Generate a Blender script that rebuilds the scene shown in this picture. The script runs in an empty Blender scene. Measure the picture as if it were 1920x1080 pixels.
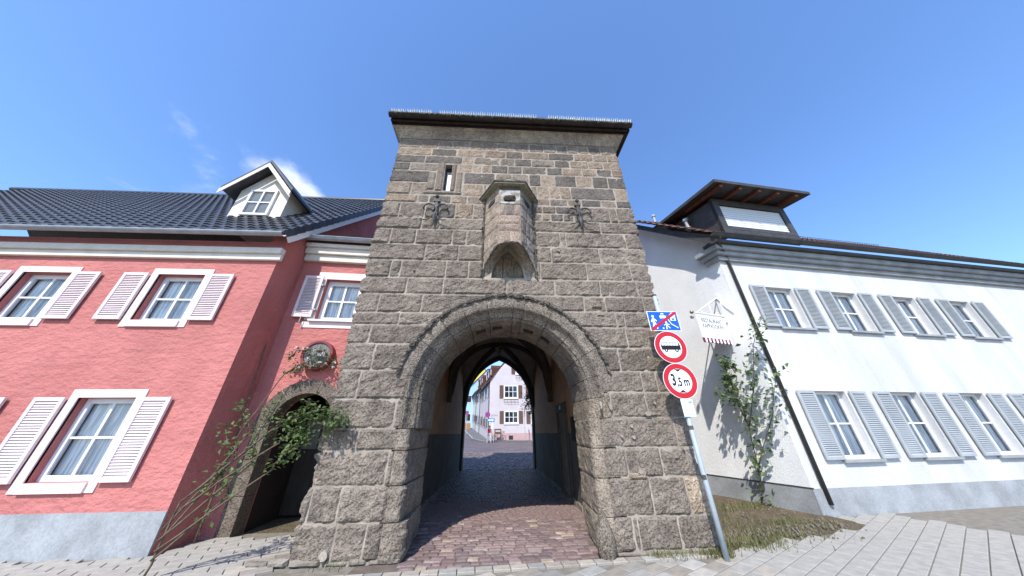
import bpy, math, random
from math import sin, cos, pi, sqrt, radians, atan2
from mathutils import Vector as V, Matrix, noise
random.seed(7)
RND = random.Random(11)
scene = bpy.context.scene
COL = scene.collection

# ------------------------------------------------------------------ camera
FPX = 528.7                      # focal length in photo pixels (photo 1920 wide)
CAM = V((0.0, -5.35, 1.6))
def _n(v): return v.normalized()
_zc = _n(V((950 - 960, -485 - 540, FPX)))
_yc = V((929 - 960, 813 - 540, FPX)).normalized()
_yc = (_yc - _zc * _yc.dot(_zc)).normalized()
_xc = _yc.cross(_zc)
ROT = Matrix((_xc, _yc, _zc))    # world = ROT @ camera(x right, y down, z forward)
cam_d = bpy.data.cameras.new('camera')
cam_d.sensor_fit = 'HORIZONTAL'
cam_d.sensor_width = 36.0
cam_d.lens = FPX / 1920 * 36.0
cam_d.clip_start = 0.05
cam_d.clip_end = 2000
cam_o = bpy.data.objects.new('camera', cam_d)
COL.objects.link(cam_o)
c0, c1, c2 = ROT.col[0], ROT.col[1], ROT.col[2]
m3 = Matrix((c0, -c1, -c2)).transposed()
cam_o.matrix_world = Matrix.Translation(CAM) @ m3.to_4x4()
scene.camera = cam_o

# survey helpers: sight lines of the survey camera met with real planes
def ray(px, py): return (ROT @ V((px - 960, py - 540, FPX))).normalized()
def onP(px, py, p0, n):
    r = ray(px, py)
    return CAM + r * ((V(p0) - CAM).dot(n) / r.dot(n))
def onY(px, py, Y=0.0): return onP(px, py, (0, Y, 0), V((0, 1, 0)))
def onX(px, py, X): return onP(px, py, (X, 0, 0), V((1, 0, 0)))
def onZ(px, py, Z=0.0): return onP(px, py, (0, 0, Z), V((0, 0, 1)))

# ------------------------------------------------------------------ light
TOSUN = V((-0.2357, -0.6306, 0.74)).normalized()
sun_d = bpy.data.lights.new('sun', 'SUN')
sun_d.energy = 4.9
sun_d.angle = radians(0.55)
sun_d.color = (1.0, 0.955, 0.89)
sun_o = bpy.data.objects.new('sun', sun_d)
COL.objects.link(sun_o)
sun_o.rotation_euler = TOSUN.to_track_quat('Z', 'Y').to_euler()
sun_o.location = (-8, -20, 30)

world = bpy.data.worlds.new('World')
scene.world = world
world.use_nodes = True
nt = world.node_tree
nt.nodes.clear()
def wn(t): return nt.nodes.new(t)
out = wn('ShaderNodeOutputWorld')
bg = wn('ShaderNodeBackground'); bg.inputs[1].default_value = 0.15
sky = wn('ShaderNodeTexSky'); sky.sky_type = 'NISHITA'; sky.sun_disc = False
sky.sun_elevation = math.asin(TOSUN.z); sky.sun_rotation = atan2(TOSUN.x, TOSUN.y)
sky.altitude = 200; sky.air_density = 1.25; sky.dust_density = 0.6; sky.ozone_density = 4.0
# small cumulus bank low over the houses on the west side
tc = wn('ShaderNodeTexCoord')
mp = wn('ShaderNodeMapping'); mp.inputs['Scale'].default_value = (1, 1, 1.9)
nz = wn('ShaderNodeTexNoise'); nz.inputs['Scale'].default_value = 3.1; nz.inputs['Detail'].default_value = 9; nz.inputs['Roughness'].default_value = 0.58
sep = wn('ShaderNodeSeparateXYZ')
nt.links.new(tc.outputs['Generated'], mp.inputs[0]); nt.links.new(mp.outputs[0], nz.inputs[0]); nt.links.new(tc.outputs['Generated'], sep.inputs[0])
azm = wn('ShaderNodeMapRange'); azm.inputs[1].default_value = -0.42; azm.inputs[2].default_value = -0.52; azm.inputs[3].default_value = 0; azm.inputs[4].default_value = 1
nt.links.new(sep.outputs[0], azm.inputs[0])
elm = wn('ShaderNodeMapRange'); elm.inputs[1].default_value = 0.675; elm.inputs[2].default_value = 0.60; elm.inputs[3].default_value = 0; elm.inputs[4].default_value = 1
nt.links.new(sep.outputs[2], elm.inputs[0])
az2 = wn('ShaderNodeMapRange'); az2.inputs[1].default_value = -0.545; az2.inputs[2].default_value = -0.64; az2.inputs[3].default_value = 1; az2.inputs[4].default_value = 0.22
nt.links.new(sep.outputs[0], az2.inputs[0])
mul0 = wn('ShaderNodeMath'); mul0.operation = 'MULTIPLY'
mul = wn('ShaderNodeMath'); mul.operation = 'MULTIPLY'
nt.links.new(azm.outputs[0], mul0.inputs[0]); nt.links.new(az2.outputs[0], mul0.inputs[1]); nt.links.new(mul0.outputs[0], mul.inputs[0]); nt.links.new(elm.outputs[0], mul.inputs[1])
add = wn('ShaderNodeMath'); add.operation = 'MULTIPLY_ADD'; add.inputs[1].default_value = 0.52
nt.links.new(mul.outputs[0], add.inputs[0]); nt.links.new(nz.outputs[0], add.inputs[2])
crp = wn('ShaderNodeMapRange'); crp.interpolation_type = 'SMOOTHSTEP'
crp.inputs[1].default_value = 0.70; crp.inputs[2].default_value = 0.98
nt.links.new(add.outputs[0], crp.inputs[0])
mixc = wn('ShaderNodeMixRGB'); mixc.inputs[2].default_value = (6.8, 7.2, 7.8, 1)
tint = wn('ShaderNodeMixRGB'); tint.blend_type = 'MULTIPLY'; tint.inputs[0].default_value = 1; tint.inputs[2].default_value = (1.12, 1.33, 1.64, 1)
nt.links.new(sky.outputs[0], tint.inputs[1])
nt.links.new(crp.outputs[0], mixc.inputs[0]); nt.links.new(tint.outputs[0], mixc.inputs[1])
nt.links.new(mixc.outputs[0], bg.inputs[0]); nt.links.new(bg.outputs[0], out.inputs[0])

scene.view_settings.view_transform = 'Standard'
try: scene.view_settings.look = 'None'
except Exception: pass
scene.view_settings.exposure = 0.28
scene.view_settings.gamma = 1.0
scene.view_settings.use_curve_mapping = False
scene.cycles.max_bounces = 8
scene.cycles.diffuse_bounces = 5

# ------------------------------------------------------------------ materials
def mat(name, col, col2=None, scale=6.0, mixlo=0.35, mixhi=0.65, rough=0.85, bump=0.0, bscale=30.0, bdist=0.01,
        fine=0.0, fscale=80.0, pits=0.0, pscale=45.0, spec=0.3, metal=0.0, objcol=False, stretch=(1, 1, 1), detail=6.0, macro=0.0, mscale=0.7, mstretch=None):
    m = bpy.data.materials.new(name); m.use_nodes = True
    t = m.node_tree; N = t.nodes; L = t.links
    b = N['Principled BSDF']
    b.inputs['Roughness'].default_value = rough
    b.inputs['Metallic'].default_value = metal
    b.inputs['Specular IOR Level'].default_value = spec
    co = N.new('ShaderNodeTexCoord'); mp = N.new('ShaderNodeMapping'); mp.inputs['Scale'].default_value = stretch
    L.new(co.outputs['Object'], mp.inputs[0])
    def noise_n(s, d=detail, r=0.55):
        n = N.new('ShaderNodeTexNoise'); n.inputs['Scale'].default_value = s; n.inputs['Detail'].default_value = d; n.inputs['Roughness'].default_value = r
        L.new(mp.outputs[0], n.inputs[0]); return n
    def rng(sock, a, bb, c=0.0, d=1.0):
        r = N.new('ShaderNodeMapRange'); r.inputs[1].default_value = a; r.inputs[2].default_value = bb; r.inputs[3].default_value = c; r.inputs[4].default_value = d
        L.new(sock, r.inputs[0]); return r.outputs[0]
    colsock = None
    mx = N.new('ShaderNodeMixRGB'); mx.inputs[1].default_value = (*col, 1); mx.inputs[2].default_value = (*(col2 or col), 1)
    n1 = noise_n(scale); L.new(rng(n1.outputs[0], mixlo, mixhi), mx.inputs[0]); colsock = mx.outputs[0]
    if objcol:
        oi = N.new('ShaderNodeObjectInfo'); mu = N.new('ShaderNodeMixRGB'); mu.blend_type = 'MULTIPLY'; mu.inputs[0].default_value = 1
        L.new(colsock, mu.inputs[1]); L.new(oi.outputs['Color'], mu.inputs[2]); colsock = mu.outputs[0]
    if fine:
        n2 = noise_n(fscale, 3, 0.6); mu = N.new('ShaderNodeMixRGB'); mu.blend_type = 'MULTIPLY'; mu.inputs[0].default_value = 1
        L.new(colsock, mu.inputs[1]); L.new(rng(n2.outputs[0], 0.32, 0.68, 1 - fine, 1 + fine), mu.inputs[2]); colsock = mu.outputs[0]
    if macro:
        n5 = N.new('ShaderNodeTexNoise'); n5.inputs['Scale'].default_value = mscale; n5.inputs['Detail'].default_value = 7; n5.inputs['Roughness'].default_value = 0.62
        m5 = N.new('ShaderNodeMapping'); m5.inputs['Scale'].default_value = mstretch or (1, 1, 1); L.new(co.outputs['Object'], m5.inputs[0]); L.new(m5.outputs[0], n5.inputs[0])
        mu = N.new('ShaderNodeMixRGB'); mu.blend_type = 'MULTIPLY'; mu.inputs[0].default_value = 1
        L.new(colsock, mu.inputs[1]); L.new(rng(n5.outputs[0], 0.3, 0.7, 1 - macro, 1 + macro * 0.6), mu.inputs[2]); colsock = mu.outputs[0]
    hs = None
    if bump:
        n3 = noise_n(bscale, 5, 0.62); hs = n3.outputs[0]
    if pits:
        n4 = noise_n(pscale, 2, 0.5); p = rng(n4.outputs[0], 0.36, 0.5)
        if hs is None: hs = p
        else:
            a = N.new('ShaderNodeMath'); a.operation = 'MULTIPLY_ADD'; a.inputs[1].default_value = 0.7; L.new(p, a.inputs[0]); L.new(hs, a.inputs[2]); hs = a.outputs[0]
        mu = N.new('ShaderNodeMixRGB'); mu.blend_type = 'MULTIPLY'; mu.inputs[0].default_value = 1
        L.new(colsock, mu.inputs[1]); L.new(rng(n4.outputs[0], 0.36, 0.48, 1 - pits, 1.0), mu.inputs[2]); colsock = mu.outputs[0]
    L.new(colsock, b.inputs['Base Color'])
    if hs is not None:
        bp = N.new('ShaderNodeBump'); bp.inputs['Strength'].default_value = bump or 0.5; bp.inputs['Distance'].default_value = bdist
        L.new(hs, bp.inputs['Height']); L.new(bp.outputs[0], b.inputs['Normal'])
    return m

M = {}
M['stone'] = mat('tuff_stone', (0.208, 0.172, 0.140), (0.30, 0.251, 0.204), scale=4, fine=0.22, fscale=46, bump=0.65, bscale=32, bdist=0.03, pits=0.34, pscale=33, macro=0.22, mscale=0.8, mstretch=(1.3, 1.3, 0.7), spec=0.15, objcol=True, rough=0.95)
M['arch'] = mat('arch_stone', (0.185, 0.155, 0.126), (0.285, 0.245, 0.20), scale=5, fine=0.35, fscale=45, bump=0.8, bscale=28, bdist=0.03, pits=0.4, pscale=40, spec=0.15, objcol=True, rough=0.95)
M['mortar'] = mat('lime_mortar', (0.375, 0.322, 0.265), (0.225, 0.19, 0.155), scale=3, fine=0.2, fscale=60, bump=0.5, bscale=40, bdist=0.01, rough=0.95)
M['mortar_dark'] = mat('old_mortar', (0.17, 0.145, 0.12), (0.25, 0.22, 0.18), scale=3, fine=0.2, fscale=60, bump=0.5, bscale=40, bdist=0.01, rough=0.95)
M['hood'] = mat('weathered_hood_stone', (0.05, 0.046, 0.04), (0.16, 0.14, 0.115), scale=9, fine=0.5, fscale=60, bump=1.0, bscale=40, bdist=0.03, rough=0.95)
M['plaster_in'] = mat('brown_passage_plaster', (0.44, 0.24, 0.12), (0.33, 0.18, 0.09), scale=2, fine=0.15, fscale=25, bump=0.3, bscale=20, bdist=0.01)
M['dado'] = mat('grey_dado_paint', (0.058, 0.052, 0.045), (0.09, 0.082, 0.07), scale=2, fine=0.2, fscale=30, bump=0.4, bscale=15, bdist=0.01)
M['vault'] = mat('grey_vault_plaster', (0.40, 0.37, 0.32), (0.33, 0.30, 0.26), scale=2, fine=0.1, bump=0.2, bscale=20)
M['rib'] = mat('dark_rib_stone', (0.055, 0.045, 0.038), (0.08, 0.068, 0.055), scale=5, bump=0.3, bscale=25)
M['rufus'] = mat('salmon_stucco', (0.52, 0.183, 0.163), (0.46, 0.158, 0.14), macro=0.16, mscale=0.6, mstretch=(1.5, 1.5, 0.5), scale=0.9, fine=0.08, fscale=40, bump=0.9, bscale=6, bdist=0.05, stretch=(1, 1, 1.6), detail=3)
M['cream'] = mat('cream_trim', (0.70, 0.64, 0.55), (0.62, 0.56, 0.47), scale=4, fine=0.08, bump=0.1, bscale=40)
M['white_trim'] = mat('white_window_paint', (0.80, 0.79, 0.79), (0.74, 0.73, 0.73), scale=4, rough=0.5)
M['pale_pink'] = mat('pale_pink_trim', (0.78, 0.64, 0.62), (0.74, 0.60, 0.58), scale=4, rough=0.7)
M['shutter_p'] = mat('pinkish_white_shutter', (0.72, 0.62, 0.62), (0.66, 0.56, 0.56), scale=4, rough=0.6)
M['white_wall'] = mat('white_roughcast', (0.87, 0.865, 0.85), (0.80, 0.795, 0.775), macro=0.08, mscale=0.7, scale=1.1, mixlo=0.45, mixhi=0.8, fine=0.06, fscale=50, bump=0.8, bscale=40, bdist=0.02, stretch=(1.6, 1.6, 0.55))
M['white_front'] = mat('dimmed_white_render', (0.64, 0.635, 0.62), (0.56, 0.555, 0.54), macro=0.14, mscale=0.5, mstretch=(3, 3, 0.35), scale=1.1, mixlo=0.4, mixhi=0.75, fine=0.07, fscale=50, bump=0.8, bscale=40, bdist=0.02, stretch=(1.6, 1.6, 0.4))  # gable's white dimmed in the colour to temper full sun on the front
M['grey_shutter'] = mat('grey_shutter_paint', (0.40, 0.42, 0.43), (0.34, 0.36, 0.37), scale=3, rough=0.6)
M['pebble'] = mat('grey_pebble', (0.20, 0.175, 0.14), (0.13, 0.115, 0.095), scale=12)
M['plinth'] = mat('grey_blue_plinth', (0.36, 0.375, 0.385), (0.26, 0.27, 0.275), scale=2.2, fine=0.12, fscale=30, bump=0.2, bscale=60)
M['tile_dark'] = mat('anthracite_tile', (0.035, 0.038, 0.045), (0.06, 0.062, 0.07), scale=6, rough=0.42, spec=0.5, fine=0.15, objcol=True)
M['tile_brown'] = mat('brown_tile', (0.085, 0.045, 0.035), (0.13, 0.07, 0.055), scale=5, rough=0.8, fine=0.3, fscale=30, objcol=True)
M['dark_metal'] = mat('dark_brown_sheet_metal', (0.045, 0.042, 0.04), (0.07, 0.065, 0.06), scale=5, rough=0.55, spec=0.4)
M['eave_black'] = mat('blackened_eave_wood', (0.016, 0.014, 0.013), (0.032, 0.028, 0.025), scale=9, rough=0.9, stretch=(0.3, 1, 1))
M['gutter_brown'] = mat('dirty_brown_gutter', (0.042, 0.034, 0.028), (0.018, 0.015, 0.013), scale=6, rough=0.7, bump=0.4, bscale=60)
M['zinc'] = mat('zinc_gutter', (0.36, 0.38, 0.40), (0.27, 0.29, 0.31), scale=4, rough=0.45, metal=0.4)
M['galv'] = mat('galvanised_pole', (0.40, 0.46, 0.50), (0.48, 0.54, 0.58), scale=6, rough=0.45, metal=0.25)
M['steel_pale'] = mat('pale_spike_steel', (0.80, 0.82, 0.70), (0.66, 0.68, 0.56), scale=30, rough=0.5)
M['iron'] = mat('wrought_iron', (0.025, 0.023, 0.022), (0.10, 0.095, 0.09), scale=14, rough=0.6, bump=0.3, bscale=80)
M['white_enamel'] = mat('white_enamel', (0.85, 0.85, 0.85), rough=0.35, spec=0.4)
M['red_sign'] = mat('sign_red', (0.47, 0.012, 0.02), rough=0.35, spec=0.4)
M['blue_sign'] = mat('sign_blue', (0.008, 0.10, 0.52), rough=0.35, spec=0.4)
M['black_sign'] = mat('sign_black', (0.012, 0.012, 0.012), rough=0.4)
M['sign_back'] = mat('sign_grey_back', (0.35, 0.36, 0.36), rough=0.5)
M['mint'] = mat('pale_mint_notice', (0.66, 0.80, 0.70), (0.70, 0.83, 0.75), scale=5, rough=0.4)
M['mint_dk'] = mat('notice_print_green', (0.16, 0.30, 0.24), rough=0.5)
M['bordeaux'] = mat('bordeaux_paint', (0.19, 0.02, 0.035), rough=0.5)
M['brass'] = mat('old_brass', (0.42, 0.32, 0.17), (0.25, 0.19, 0.11), scale=20, rough=0.4, metal=0.6)
M['sign_grey'] = mat('sign_grey_print', (0.03, 0.03, 0.033), rough=0.5)
M['barrel_red'] = mat('red_barrel_wood', (0.17, 0.03, 0.035), (0.24, 0.06, 0.06), scale=9, rough=0.6)
M['barrel_grey'] = mat('weathered_barrel_boards', (0.23, 0.215, 0.20), (0.15, 0.14, 0.13), scale=6, rough=0.8, stretch=(5, 1, 0.6), bump=0.2)
M['darkwood'] = mat('dark_wood', (0.030, 0.022, 0.017), (0.05, 0.037, 0.028), scale=5, rough=0.7, stretch=(4, 4, 0.5))
M['gateway_shade'] = mat('shade_dark_plaster', (0.05, 0.035, 0.028), (0.035, 0.026, 0.022), scale=3)  # gateway lining: interior shade put into a dark base colour
M['bark'] = mat('bark', (0.10, 0.075, 0.05), (0.17, 0.13, 0.09), scale=20, bump=0.5, bscale=50)
M['sett'] = mat('porphyry_sett', (0.225, 0.158, 0.143), (0.17, 0.117, 0.107), scale=9, fine=0.2, fscale=60, bump=0.5, bscale=50, bdist=0.008, objcol=True, rough=0.7, spec=0.35)
M['sett_a'] = mat('shade_toned_grey_sett', (0.075, 0.064, 0.066), (0.055, 0.05, 0.052), scale=9, fine=0.2, bump=0.5, bscale=50, bdist=0.008, rough=0.5, spec=0.36)  # these passage setts are darker than the front ones, shade put into their colour
M['sett_b'] = mat('shade_toned_red_sett', (0.095, 0.068, 0.066), (0.07, 0.053, 0.052), scale=9, fine=0.2, bump=0.5, bscale=50, bdist=0.008, rough=0.5, spec=0.36)
M['sett_c'] = mat('shade_toned_pale_sett', (0.11, 0.097, 0.093), (0.085, 0.076, 0.074), scale=9, fine=0.2, bump=0.5, bscale=50, bdist=0.008, rough=0.5, spec=0.36)
M['joint'] = mat('sandy_joint_fill', (0.115, 0.09, 0.072), (0.16, 0.13, 0.105), scale=6, bump=0.5, bscale=90)
M['paver'] = mat('pale_granite_paver', (0.38, 0.355, 0.31), (0.30, 0.285, 0.255), scale=8, fine=0.14, fscale=120, bump=0.3, bscale=90, bdist=0.004, objcol=True, rough=0.8)
M['paver_joint'] = mat('paver_joint_sand', (0.24, 0.215, 0.175), (0.17, 0.15, 0.12), scale=8, bump=0.3, bscale=80)
M['earth'] = mat('brown_earth', (0.16, 0.12, 0.075), (0.10, 0.08, 0.05), scale=4, fine=0.3, fscale=40, bump=0.9, bscale=22, bdist=0.05)
M['asphalt'] = mat('grey_asphalt', (0.16, 0.155, 0.155), (0.12, 0.118, 0.118), scale=3, fine=0.2, fscale=90, bump=0.3, bscale=90)
M['kerb'] = mat('granite_kerb', (0.42, 0.41, 0.39), (0.34, 0.33, 0.32), scale=6, fine=0.15)
M['wall_pink'] = mat('pale_pink_render', (0.56, 0.505, 0.505), (0.49, 0.445, 0.445), scale=0.9, fine=0.05, fscale=14, bump=0.2, bscale=15)
M['plinth_pink'] = mat('old_pink_plinth', (0.50, 0.33, 0.32), (0.44, 0.29, 0.28), scale=2, fine=0.1)
M['wall_white'] = mat('off_white_render', (0.60, 0.595, 0.58), (0.53, 0.525, 0.51), scale=1, fine=0.04)
M['wall_blue'] = mat('light_blue_render', (0.36, 0.56, 0.82), (0.33, 0.52, 0.78), scale=1, fine=0.03)
M['wall_yellow'] = mat('yellow_render', (0.78, 0.60, 0.10), (0.72, 0.55, 0.09), scale=1, fine=0.03)
M['brown_paint'] = mat('brown_shutter_paint', (0.15, 0.088, 0.068), (0.13, 0.075, 0.058), scale=3, rough=0.6)
M['planter'] = mat('orange_brown_wood', (0.42, 0.22, 0.09), (0.34, 0.17, 0.07), scale=4, stretch=(3, 3, 0.4))
M['skin'] = mat('skin', (0.50, 0.31, 0.23), rough=0.5)
M['jacket'] = mat('red_jacket_cloth', (0.42, 0.03, 0.04), (0.34, 0.02, 0.03), scale=8)
M['trousers'] = mat('pale_grey_trousers', (0.52, 0.54, 0.55), (0.45, 0.47, 0.48), scale=8)
M['hair'] = mat('dark_hair', (0.05, 0.035, 0.025))
M['bag'] = mat('grey_green_bag', (0.22, 0.30, 0.28))
M['rubber'] = mat('black_rubber', (0.02, 0.02, 0.02), rough=0.7)
M['purple'] = mat('sign_dull_blue', (0.10, 0.10, 0.38), rough=0.4)
M['street_blue'] = mat('sign_bright_blue', (0.03, 0.22, 0.60), rough=0.4)
M['curtain'] = mat('net_curtain', (0.92, 0.92, 0.90), (0.58, 0.60, 0.60), scale=1.0, mixlo=0.44, mixhi=0.56, stretch=(22, 22, 1.6), detail=2, rough=0.9)
M['dark_room'] = mat('dark_room', (0.03, 0.033, 0.036))
M['blind'] = mat('white_roller_shutter', (0.72, 0.73, 0.73), rough=0.5)
M['redwood'] = mat('red_brown_rafter', (0.16, 0.055, 0.03), (0.11, 0.04, 0.022), scale=6)
M['moss'] = mat('mossy_slab', (0.20, 0.19, 0.12), (0.30, 0.28, 0.20), scale=10, fine=0.4, fscale=50, bump=0.7, bscale=35, bdist=0.02)
M['whitewash'] = mat('flaking_whitewash', (0.42, 0.395, 0.36), (0.19, 0.168, 0.145), scale=9, mixlo=0.40, mixhi=0.56, fine=0.15, bump=0.5, bscale=35, bdist=0.01)

def leafmat(name, c1, c2):
    m = bpy.data.materials.new(name); m.use_nodes = True
    t = m.node_tree; N = t.nodes; L = t.links; b = N['Principled BSDF']
    b.inputs['Roughness'].default_value = 0.5; b.inputs['Specular IOR Level'].default_value = 0.4
    g = N.new('ShaderNodeNewGeometry'); mx = N.new('ShaderNodeMixRGB'); mx.inputs[1].default_value = (*c1, 1); mx.inputs[2].default_value = (*c2, 1)
    L.new(g.outputs['Random Per Island'], mx.inputs[0]); L.new(mx.outputs[0], b.inputs['Base Color'])
    tr = N.new('ShaderNodeBsdfTranslucent'); L.new(mx.outputs[0], tr.inputs[0])
    ms = N.new('ShaderNodeMixShader'); ms.inputs[0].default_value = 0.3
    L.new(b.outputs[0], ms.inputs[1]); L.new(tr.outputs[0], ms.inputs[2]); L.new(ms.outputs[0], N['Material Output'].inputs[0])
    return m
M['leaf'] = leafmat('green_leaf', (0.055, 0.10, 0.025), (0.14, 0.20, 0.06))
M['leaf_dk'] = leafmat('dark_green_leaf', (0.025, 0.055, 0.015), (0.06, 0.10, 0.03))
M['blossom'] = leafmat('pale_blossom', (0.55, 0.52, 0.55), (0.75, 0.70, 0.72))
M['grass'] = leafmat('grass_blade', (0.10, 0.12, 0.035), (0.24, 0.22, 0.09))

def glassmat(name, tint=(0.02, 0.025, 0.03), transp=0.0):
    m = bpy.data.materials.new(name); m.use_nodes = True
    N = m.node_tree.nodes; L = m.node_tree.links; b = N['Principled BSDF']
    b.inputs['Base Color'].default_value = (*tint, 1); b.inputs['Roughness'].default_value = 0.04; b.inputs['Specular IOR Level'].default_value = 0.6
    if transp:
        tr = N.new('ShaderNodeBsdfTransparent'); gl = N.new('ShaderNodeBsdfGlossy'); gl.inputs['Roughness'].default_value = 0.02
        lw = N.new('ShaderNodeFresnel'); lw.inputs[0].default_value = 1.38
        ms = N.new('ShaderNodeMixShader'); L.new(lw.outputs[0], ms.inputs[0]); L.new(tr.outputs[0], ms.inputs[1]); L.new(gl.outputs[0], ms.inputs[2])
        L.new(ms.outputs[0], N['Material Output'].inputs[0])
    return m
M['glass'] = glassmat('window_glass', transp=1)
M['glass_dark'] = glassmat('dark_window_glass')

# ------------------------------------------------------------------ object helpers
BASE = {}
def link(o): COL.objects.link(o); return o
def props(o, label=None, cat=None, group=None, kind=None):
    if label: o['label'] = label
    if cat: o['category'] = cat
    if group: o['group'] = group
    if kind: o['kind'] = kind
    return o
def thing(name, base, label, cat, group=None):
    o = bpy.data.objects.new(name, None); o.empty_display_size = 0.2
    o.location = base; BASE[o.name] = V(base)
    link(o); return props(o, label, cat, group)
def mesh(name, v, f, m, parent=None, smooth=False, col=None, label=None, bev=0.0, kind=None, mats=None, fm=None):
    me = bpy.data.meshes.new(name)
    base = BASE[parent.name] if parent else V((0, 0, 0))
    me.from_pydata([tuple(V(p) - base) for p in v], [], f)
    for mm in (mats or [m]): me.materials.append(mm)
    if fm: me.polygons.foreach_set('material_index', fm)
    if smooth: me.polygons.foreach_set('use_smooth', [True] * len(me.polygons))
    me.update()
    o = bpy.data.objects.new(name, me)
    if parent: o.parent = parent
    BASE[o.name] = base
    if col is not None: o.color = (*col, 1)
    link(o); props(o, label=label, kind=kind)
    if bev:
        b = o.modifiers.new('edge', 'BEVEL'); b.width = bev; b.segments = 2; b.limit_method = 'ANGLE'
    BASE[o.name] = base
    return o
class FR:
    """frame: origin, ex right, ey into the wall, ez up"""
    def __init__(s, o, ex=(1, 0, 0), ey=(0, 1, 0), ez=(0, 0, 1)): s.o, s.x, s.y, s.z = V(o), V(ex), V(ey), V(ez)
    def p(s, a, b, c): return s.o + s.x * a + s.y * b + s.z * c
W0 = FR((0, 0, 0))
class MB:
    def __init__(s): s.v, s.f = [], []
    def add(s, vs, fs):
        n = len(s.v); s.v += [V(p) for p in vs]; s.f += [tuple(i + n for i in q) for q in fs]
    def box(s, x0, x1, y0, y1, z0, z1, fr=W0):
        s.add([fr.p(x, y, z) for z in (z0, z1) for y in (y0, y1) for x in (x0, x1)],
              [(0, 2, 3, 1), (4, 5, 7, 6), (0, 1, 5, 4), (1, 3, 7, 5), (3, 2, 6, 7), (2, 0, 4, 6)])
    def prism(s, poly, y0, y1, fr=W0):
        """poly in (x,z) of the frame, extruded along its y"""
        n = len(poly)
        vs = [fr.p(a, y0, b) for a, b in poly] + [fr.p(a, y1, b) for a, b in poly]
        fs = [tuple(range(n)), tuple(range(2 * n - 1, n - 1, -1))] + [(i, i + n, (i + 1) % n + n, (i + 1) % n) for i in range(n)]
        s.add(vs, fs)
    def tube(s, pts, r, n=8, cap=True):
        pts = [V(p) for p in pts]; k = len(pts); rs = r if isinstance(r, (list, tuple)) else [r] * k
        base = len(s.v); up = V((0.13, 0.31, 0.94))
        for i, p in enumerate(pts):
            t = (pts[min(i + 1, k - 1)] - pts[max(i - 1, 0)]).normalized()
            a = t.cross(up)
            if a.length < 0.05: a = t.cross(V((1, 0, 0)))
            a.normalize(); b = t.cross(a)
            for j in range(n):
                an = 2 * pi * j / n; s.v.append(p + (a * cos(an) + b * sin(an)) * rs[i])
        for i in range(k - 1):
            for j in range(n):
                q = base + i * n; s.f.append((q + j, q + (j + 1) % n, q + n + (j + 1) % n, q + n + j))
        if cap:
            s.f.append(tuple(base + j for j in range(n - 1, -1, -1))); s.f.append(tuple(base + (k - 1) * n + j for j in range(n)))
    def disc(s, fr, cx, cz, r, y0, y1, n=40, r_in=0.0, sx=1.0):
        if r_in <= 0:
            s.prism([(cx + r * sx * cos(2 * pi * i / n), cz + r * sin(2 * pi * i / n)) for i in range(n)], y0, y1, fr); return
        b = len(s.v)
        for y in (y0, y1):
            for rr in (r, r_in):
                for i in range(n): s.v.append(fr.p(cx + rr * cos(2 * pi * i / n), y, cz + rr * sin(2 * pi * i / n)))
        for i in range(n):
            j = (i + 1) % n
            s.f += [(b + i, b + j, b + n + j, b + n + i), (b + 2 * n + j, b + 2 * n + i, b + 3 * n + i, b + 3 * n + j),
                    (b + i, b + 2 * n + i, b + 2 * n + j, b + j), (b + n + j, b + 3 * n + j, b + 3 * n + i, b + n + i)]
    def sphere(s, c, r, nu=10, nv=6):
        b = len(s.v); c = V(c)
        for i in range(nv + 1):
            t = pi * i / nv
            for j in range(nu): s.v.append(c + V((sin(t) * cos(2 * pi * j / nu), sin(t) * sin(2 * pi * j / nu), cos(t))) * r)
        for i in range(nv):
            for j in range(nu): s.f.append((b + i * nu + j, b + (i + 1) * nu + j, b + (i + 1) * nu + (j + 1) % nu, b + i * nu + (j + 1) % nu))
    def grid(s, P):
        """P[i][j] rows of points"""
        b = len(s.v); nj = len(P[0])
        for r in P: s.v += [V(p) for p in r]
        for i in range(len(P) - 1):
            for j in range(nj - 1): s.f.append((b + i * nj + j, b + i * nj + j + 1, b + (i + 1) * nj + j + 1, b + (i + 1) * nj + j))
    def obj(s, name, m, parent=None, **k): return mesh(name, s.v, s.f, m, parent, **k)

def bx(name, m, parent, *a, fr=W0, **k):
    b = MB(); b.box(*a, fr=fr); return b.obj(name, m, parent, **k)
def wall_cols(mb, fr, xs, fn, thick):
    """wall of vertical strips; fn(x, side) -> list of (z0,z1); openings get reveals"""
    for xa, xb in zip(xs[:-1], xs[1:]):
        A, B = fn(xa, 1), fn(xb, -1)
        for (a0, a1), (b0, b1) in zip(A, B):
            mb.add([fr.p(xa, 0, a0), fr.p(xb, 0, b0), fr.p(xb, 0, b1), fr.p(xa, 0, a1), fr.p(xa, thick, a0), fr.p(xb, thick, b0), fr.p(xb, thick, b1), fr.p(xa, thick, a1)],
                   [(0, 1, 2, 3), (7, 6, 5, 4), (0, 4, 5, 1), (3, 2, 6, 7), (0, 3, 7, 4), (1, 5, 6, 2)])
def dup(root, loc, name=None):
    r = root.copy(); link(r); r.location = loc
    for ch in list(root.children):
        c = ch.copy(); link(c); c.parent = r
        for g in list(ch.children):
            d = g.copy(); link(d); d.parent = c
    return r
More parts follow.
